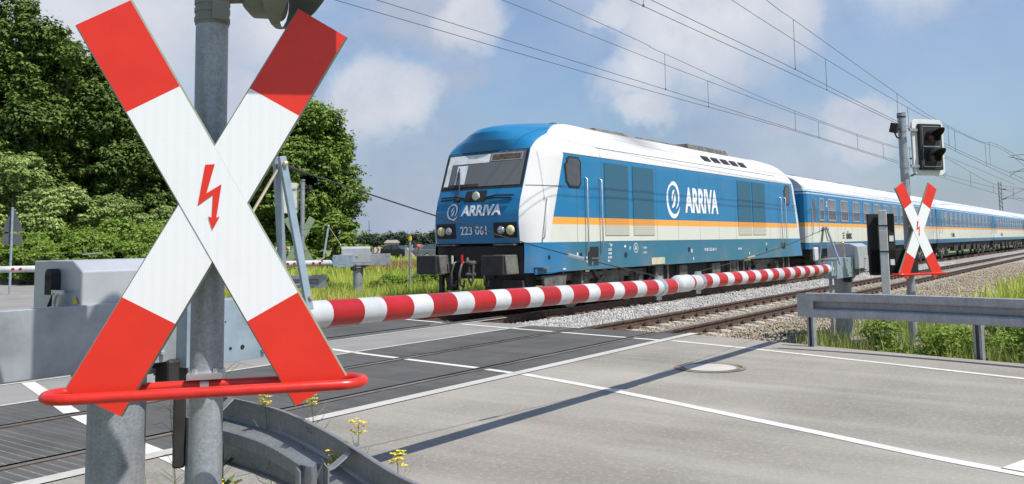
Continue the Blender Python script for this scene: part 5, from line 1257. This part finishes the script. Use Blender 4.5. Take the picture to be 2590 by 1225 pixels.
# leafy plants under the right guardrail
X, Y = 12.9, 1.2
random.seed(4)
def weed(loc, label, seed, H=.7):
    global rng
    rng = np.random.default_rng(seed); t = thing('leafy_weed', loc, label, 'weed', 'leafy weeds under the right guardrail'); n = 26
    cen = np.array([[.5*(rng.random()-.5), .5*(rng.random()-.5), H*(.2+.7*rng.random())] for _ in range(n)]); V_, F_ = leaf_mesh(cen, np.full(n, .12), 1500, .055)
    np_mesh('leaves', V_, F_, M['leaffresh'], parent=t)
    mb = MB()
    for c in cen[:10]: mb.tube([loc, (loc[0]+c[0], loc[1]+c[1], loc[2]+c[2])], .006, 4)
    mb.obj('stem', M['stem'], t)
    mb = MB()
    for c in cen[10:17]: mb.ball((loc[0]+c[0]*1.2, loc[1]+c[1]*1.2, loc[2]+c[2]+.1), .013, 5)
    mb.obj('flower', M['flower'], t); return t
w1 = weed((12.75, 1.05, -.2), 'leafy weed beside the right picture edge behind the guardrail', 41)
for i, (x, y, lb) in enumerate(((12.95, 1.75, 'leafy weed just right of the guardrail post'), (13.4, 1.35, 'leafy weed second row near the right edge'), (13.7, 2.15, 'leafy weed right of the small cross foot'), (12.7, 2.3, 'leafy weed between guardrail post and small cross'), (12.6, .6, 'leafy weed at the very right edge'), (13.2, 2.95, 'leafy weed left of the small cross foot'), (13.6, .8, 'leafy weed far right behind the others'), (14.3, 1.7, 'leafy weed behind the front row at right'))):
    c = copy_tree(w1); c.location = (x, y, -.2); c.rotation_euler.z = i*1.7; c.scale = (.9, .9, .55+.05*i); c['label'] = lb

# rapeseed flowers at the near guardrail
def rape(loc, H, label, seed, heads=1, group='yellow flowering rape plants at the near guardrail'):
    random.seed(seed); t = thing('rapeseed_plant', loc, label, 'flower', group); x, y, z = loc
    ms, mf = MB(), MB()
    for k in range(heads):
        hh = H*(1-.12*k); bx_, by_ = random.uniform(-.05, .05)*(1+k), random.uniform(-.05, .05)*(1+k)
        P_ = [Vector((x, y, z)), Vector((x+bx_*.3, y+by_*.3, z+hh*.5)), Vector((x+bx_, y+by_, z+hh))]; ms.tube(P_, [.004, .003, .0015], 5)
        for i in range(24):
            zz2 = z+hh-.05+.06*random.random(); a = random.random()*2*PI; r_ = .004+.028*random.random(); c = Vector((x+bx_+r_*math.cos(a), y+by_+r_*math.sin(a), zz2))
            for q in range(4):
                b_ = q*PI/2+a; d1 = Vector((math.cos(b_), math.sin(b_), .4))*.012; d2 = Vector((-math.sin(b_), math.cos(b_), 0))*.0055
                mf.add([c, c+d1*.6+d2, c+d1, c+d1*.6-d2], [(0, 1, 2, 3)])
        for i in range(12):
            zz2 = z+hh*(.45+.45*random.random()); a = random.random()*2*PI; b0 = Vector((x+bx_*.7, y+by_*.7, zz2)); ms.tube([b0, b0+Vector((math.cos(a)*.05, math.sin(a)*.05, .03)), b0+Vector((math.cos(a)*.07, math.sin(a)*.07, .06))], [.0012, .0014, .0008], 4)
        for i in range(4):
            zz2 = z+hh*(.1+.3*random.random()); a = random.random()*2*PI; b0 = Vector((x, y, zz2)); d = Vector((math.cos(a), math.sin(a), .3)); sd_ = Vector((-math.sin(a), math.cos(a), 0))
            ms.add([b0, b0+d*.04+sd_*.012, b0+d*.09, b0+d*.04-sd_*.012], [(0, 1, 2, 3)])
    ms.obj('stem', M['stem'], t); mf.obj('flower', M['flower'], t); return t
for (px, dep, H, lb, sd_, hd_) in ((818, 3.75, .87, 'yellow rape flower beside the lower right tip of the cross', 1, 1), (905, 3.45, .79, 'yellow rape flower above the guardrail, middle one', 2, 2), (1015, 3.35, .71, 'yellow rape flower farthest right above the guardrail', 3, 2), (600, 3.35, .62, 'yellow rape plant right of the post under the guardrail', 4, 4), (560, 3.7, .5, 'small rape plant close to the post foot', 6, 3), (640, 3.3, .44, 'rape plant low under the guardrail beam', 7, 3), (700, 4.1, .80, 'rape plant with green pods above the guardrail end', 8, 1)):
    X, Y = place(px, dep); rape((X, Y, 0), H, lb, sd_, hd_)
def twig(px, dep, H, lb, sd_):
    random.seed(sd_); X, Y = place(px, dep); t = thing('dry_weed', (X, Y, 0), lb, 'dry weed', 'thin dry weeds near the post'); mb = MB()
    mb.tube([(X, Y, 0), (X+.01, Y, H*.5), (X-.02, Y+.01, H)], [.004, .003, .001], 5)
    for i in range(26):
        z = H*(.25+.7*random.random()); a = random.random()*2*PI; L_ = .05+.09*random.random(); b0 = Vector((X, Y, z)); mb.tube([b0, b0+Vector((math.cos(a)*L_*.6, math.sin(a)*L_*.6, L_*.5)), b0+Vector((math.cos(a)*L_, math.sin(a)*L_, L_*.4))], [.0013, .001, .0006], 4)
    mb.obj('branch', M['stem2'] if 'stem2' in M else M['stem'], t)
    mb = MB()
    for i in range(9):
        z = H*(.1+.4*random.random()); a = random.random()*2*PI; d = Vector((math.cos(a), math.sin(a), .6)); s_ = Vector((-math.sin(a), math.cos(a), 0)); b0 = Vector((X, Y, z))
        mb.add([b0, b0+d*.04+s_*.02, b0+d*.1, b0+d*.045-s_*.02], [(0, 1, 2, 3)])
    mb.obj('leaf', M['leafdark'], t)
twig(395, 3.6, .58, 'thin dry weed left of the grey post', 1); twig(430, 3.4, .36, 'short dark leafy weed beside the grey post', 2); twig(568, 4.3, .95, 'thin dry weed right of the post at panel height', 3); twig(450, 4.4, .72, 'thin dry weed between the two thick posts', 5)

# distant wood
def far_wood(name, label, m, spec, size, n):
    cen = []; rad = []
    for px, dep, top, w in spec:
        X, Y = place(px, dep)
        for k in range(10): cen.append((X+w*(rng.random()-.5), Y+w*(rng.random()-.5), top*(.15+.7*rng.random()))); rad.append(top*(.18+.12*rng.random()))
    V_, F_ = leaf_mesh(np.array(cen), np.array(rad), n, size); o = np_mesh(name, V_, F_, m); tag(o, label, None, None, 'stuff')
random.seed(9)
far_wood('distant_wood', 'hazy green trees on the horizon left of the locomotive', M['fartree'], [(px, 265+random.uniform(-20, 60), 4.3+random.uniform(-.6, 1.3), 9) for px in range(860, 1330, 9)], .55, 70000)
far_wood('distant_conifers', 'dark conifers on the horizon right of the round tree', M['fardark'], [(px, 235, 4.1+random.uniform(-.6, 1.0), 6) for px in (905, 915, 925, 935, 960, 975, 990, 1005, 1025, 1085, 1092, 1300)], .5, 26000)
far_wood('distant_hedge', 'green roadside hedge in front of the horizon trees', M['leaffresh'], [(px, 112+random.uniform(-8, 20), 1.15+random.uniform(-.2, .35), 4) for px in (945, 960, 975, 1010, 1060, 1075, 1095, 1110, 1130, 1150)], .2, 26000)
far_wood('distant_wood', 'trees along the horizon behind the coaches and left wood', M['fartree'], [(px, 300, 8, 20) for px in list(range(-100, 860, 40))+list(range(1330, 2700, 60))], 1.6, 16000)
X, Y = place(1116, 700)
t = thing('building', (X, Y, 0), 'pale distant building left of the locomotive front', 'building')
mb = MB(); mb.box((X, Y, 4.5), (18, 12, 9), rz(AZ+PI/2)); mb.obj('wall', M['plast'], t); mb = MB(); mb.box((X, Y, 9.6), (13, 9, 1.4), rz(AZ+PI/2)); mb.box((X+3, Y, 10.8), (3, 3, 1.2)); mb.obj('roof', M['concrete'], t)
X, Y = place(990, 230)
t = thing('house', (X, Y, 0), 'small distant house among the horizon trees above the black car', 'house')
mb = MB(); mb.box((X, Y, 1.0), (3.4, 4, 2.0), rz(AZ+PI/2)); mb.obj('wall', M['plast'], t)
mb = MB(); mb.box((X, Y, 2.4), (3.9, 4.6, .8), rz(AZ+PI/2), top=(.7, .05)); mb.obj('roof', mat('pale_roof', (.3, .26, .22), .9), t)
X, Y = place(932, 420)
t = thing('lattice_tower', (X, Y, 0), 'thin grey tower on the horizon right of the round tree', 'tower'); mb = MB(); mb.tube([(X, Y, 0), (X, Y, 13.5)], [.35, .12], 5); mb.box((X, Y, 8.5), (2.5, .25, .25), rz(.5-PI/2)); mb.obj('shaft', M['wire'], t)

# ================================================================== FAR STREET THINGS
t = thing('delineator_post', (18.0, 16.42, -.05), 'thin grey post with a yellow cap left of the locomotive', 'post')
mb = MB(); mb.cyl((18, 16.42, -.05), (18, 16.42, 1.62), .034, 12); mb.cyl((18, 16.42, .86), (18, 16.42, .9), .045, 12); mb.obj('shaft', M['galv'], t); mb = MB(); mb.cyl((18, 16.42, 1.60), (18, 16.42, 1.72), .05, 14); mb.obj('cap', M['yellow'], t)
mb = MB(); mb.tube([(LX-.66, LY+1.05, 1.24), (LX-.66, LY+1.05, 1.42)], .015, 6); mb.obj('lamp_stalk', M['grease'], lo)
mb = MB(); mb.ball((LX-.66, LY+1.05, 1.45), .042, 10); mb.obj('marker_lamp', M['orange'], lo)
X, Y = place(30, 30)
t = thing('warning_sign', (X, Y, 0), 'thin signpost with a triangular sign seen from behind at the left edge', 'road sign')
mb = MB(); mb.cyl((X, Y, -.1), (X, Y, 3.0), .04, 12); mb.obj('pole', M['galvblue'], t)
mb = MB(); ax = Vector((math.cos(AZ+1.9), math.sin(AZ+1.9), 0)); mb.prism([(-.42, 2.2), (.42, 2.2), (.36, 2.12), (-.36, 2.12)][0:0] or [(-.3, 2.15), (.3, 2.15), (.32, 2.2), (.03, 2.93), (-.03, 2.93), (-.32, 2.2)], (X+.05, Y+.05, 0), ax, (0, 0, 1), (ax.y, -ax.x, 0), .01); mb.obj('triangle_plate', M['darkplate'] if 'darkplate' in M else mat('grey_sign_back', (.09, .095, .1), .6), t)
mb = MB(); mb.prism([(-.3, 1.7), (.3, 1.7), (.3, 2.08), (-.3, 2.08)], (X+.05, Y+.05, 0), ax, (0, 0, 1), (ax.y, -ax.x, 0), .01); mb.obj('extra_plate', mat('grey_plate_back', (.1, .105, .11), .6), t)
def chevron(px, dep, zc, w, label, ncell=1):
    X, Y = place(px, dep); t = thing('chevron_sign', (X, Y, 0), label, 'road sign', 'red and white chevron signs on the far curve')
    ax = Vector((math.sin(AZ), -math.cos(AZ), 0)); nn = Vector((-math.cos(AZ), -math.sin(AZ), 0)); H = w
    mb = MB(); mb.prism([(-w/2, zc-H/2), (w/2*(2*ncell-1), zc-H/2), (w/2*(2*ncell-1), zc+H/2), (-w/2, zc+H/2)], (X, Y, 0), ax, (0, 0, 1), nn, .02); mb.obj('board', M['white'], t)
    mb = MB()
    for k in range(ncell):
        x0 = k*w; 
        for s in (-1, 1): mb.prism([(x0-.3*w, zc+s*H*.46), (x0+.02*w, zc+s*H*.46), (x0+.36*w, zc), (x0+.04*w, zc)][::s], (X, Y, 0), ax, (0, 0, 1), nn, .026)
    mb.obj('chevron_mark', M['stripe_red'], t)
    mb = MB(); mb.cyl((X, Y, -.1), (X, Y, zc+H/2), .035, 8); mb.obj('pole', M['galv'], t)
chevron(953, 97, .95, .66, 'white board with one red chevron beside the black car'); chevron(900, 92, 1.25, .66, 'white board with red chevron above the far drive cabinet'); chevron(706, 40, 1.32, .33, 'pair of red chevrons behind the barrier stay legs', 2)
def car(px, dep, head, label, paint_m, L_=4.5, H=1.47):
    X, Y = place(px, dep); t = thing('car', (X, Y, 0), label, 'car', 'cars on the far road'); R = rz(head)
    def Q(x, y, z): return Vector((X, Y, 0))+R@Vector((x, y, 0))+Vector((0, 0, z))
    pr = [(-2.25, .35), (-2.2, .85), (-2.0, 1.0), (-1.1, 1.0), (2.1-.2, .95), (2.2, .7), (2.25, .35)]
    pr = [(-2.2, .32), (-2.25, .7), (-2.15, .98), (-1.6, 1.02), (.9, .98), (1.9, .82), (2.2, .65), (2.25, .32)]
    mb = MB(); n = len(pr); mb.add([Q(x, -.87 if z > .5 else -.84, z) for x, z in pr]+[Q(x, .87, z) for x, z in pr], [tuple(range(n-1, -1, -1)), tuple(range(n, 2*n))]+[(k, (k+1) % n, n+(k+1) % n, n+k) for k in range(n)]); mb.obj('body', paint_m, t, bevel=.05)
    pr2 = [(-2.0, 1.0), (-1.55, 1.40), (-.9, H), (0, H), (.5, 1.38), (1.15, .99)]; n = len(pr2)
    mb = MB(); mb.add([Q(x, -.8+.12*(z-1)*2, z) for x, z in pr2]+[Q(x, .8-.12*(z-1)*2, z) for x, z in pr2], [tuple(range(n-1, -1, -1)), tuple(range(n, 2*n))]+[(k, (k+1) % n, n+(k+1) % n, n+k) for k in range(n)]); cb = mb.obj('cabin', M['glasscar'], t, bevel=.03)
    mb = MB(); mb.box(Q(-.5, 0, H+.005), (1.5, 1.3, .03), R); 
    for x0, z0, x1, z1 in ((-2.0, 1.0, -1.5, 1.42), (-.4, 1.0, -.4, H), (.5, 1.4, 1.15, 1.0)):
        for s in (-1, 1): mb.tube([Q(x0, s*.82, z0), Q(x1, s*.72, z1)], .035, 5)
    mb.obj('roof', paint_m, t)
    for x in (-1.35, 1.35):
        for s in (-1, 1):
            mb = MB(); mb.cyl(Q(x, s*.72, .32), Q(x, s*.9, .32), .32, 20); wv = mb.obj('wheel', M['tyre'], t, smooth=40); mb = MB(); mb.cyl(Q(x, s*.9, .32), Q(x, s*.91, .32), .2, 14); mb.obj('rim', M['silver'], wv)
    for s in (-1, 1): mb = MB(); mb.box(Q(2.2, s*.62, .68), (.12, .34, .14), R); mb.obj('headlight', M['lampclear'], t); mb = MB(); mb.box(Q(-2.2, s*.68, .8), (.1, .25, .18), R); mb.obj('tail_light', M['red'], t)
    return t
car(1008, 94, AZ-PI/2-.75, 'black estate car on the far road beside the chevron board', M['blackcar']); car(1100, 88, AZ-PI/2+.5, 'grey car half hidden by the locomotive buffer', M['silvercar']); car(1058, 104, AZ-PI/2-.7, 'white-nosed car low behind the yellow-capped post', M['white'])
X, Y = place(1030, 80)
t = thing('concrete_ramp', (X, Y, 0), 'grey wedge-shaped concrete block in front of the black car', 'concrete block'); ax = Vector((math.sin(AZ), -math.cos(AZ), 0))
mb = MB(); mb.prism([(-.3, 0), (.85, 0), (-.1, 1.2), (-.3, 1.2)], (X, Y, 0), ax, (0, 0, 1), (-ax.y, ax.x, 0), .8); mb.obj('block', M['concrete'], t, bevel=.03)
X, Y = place(98, 31)
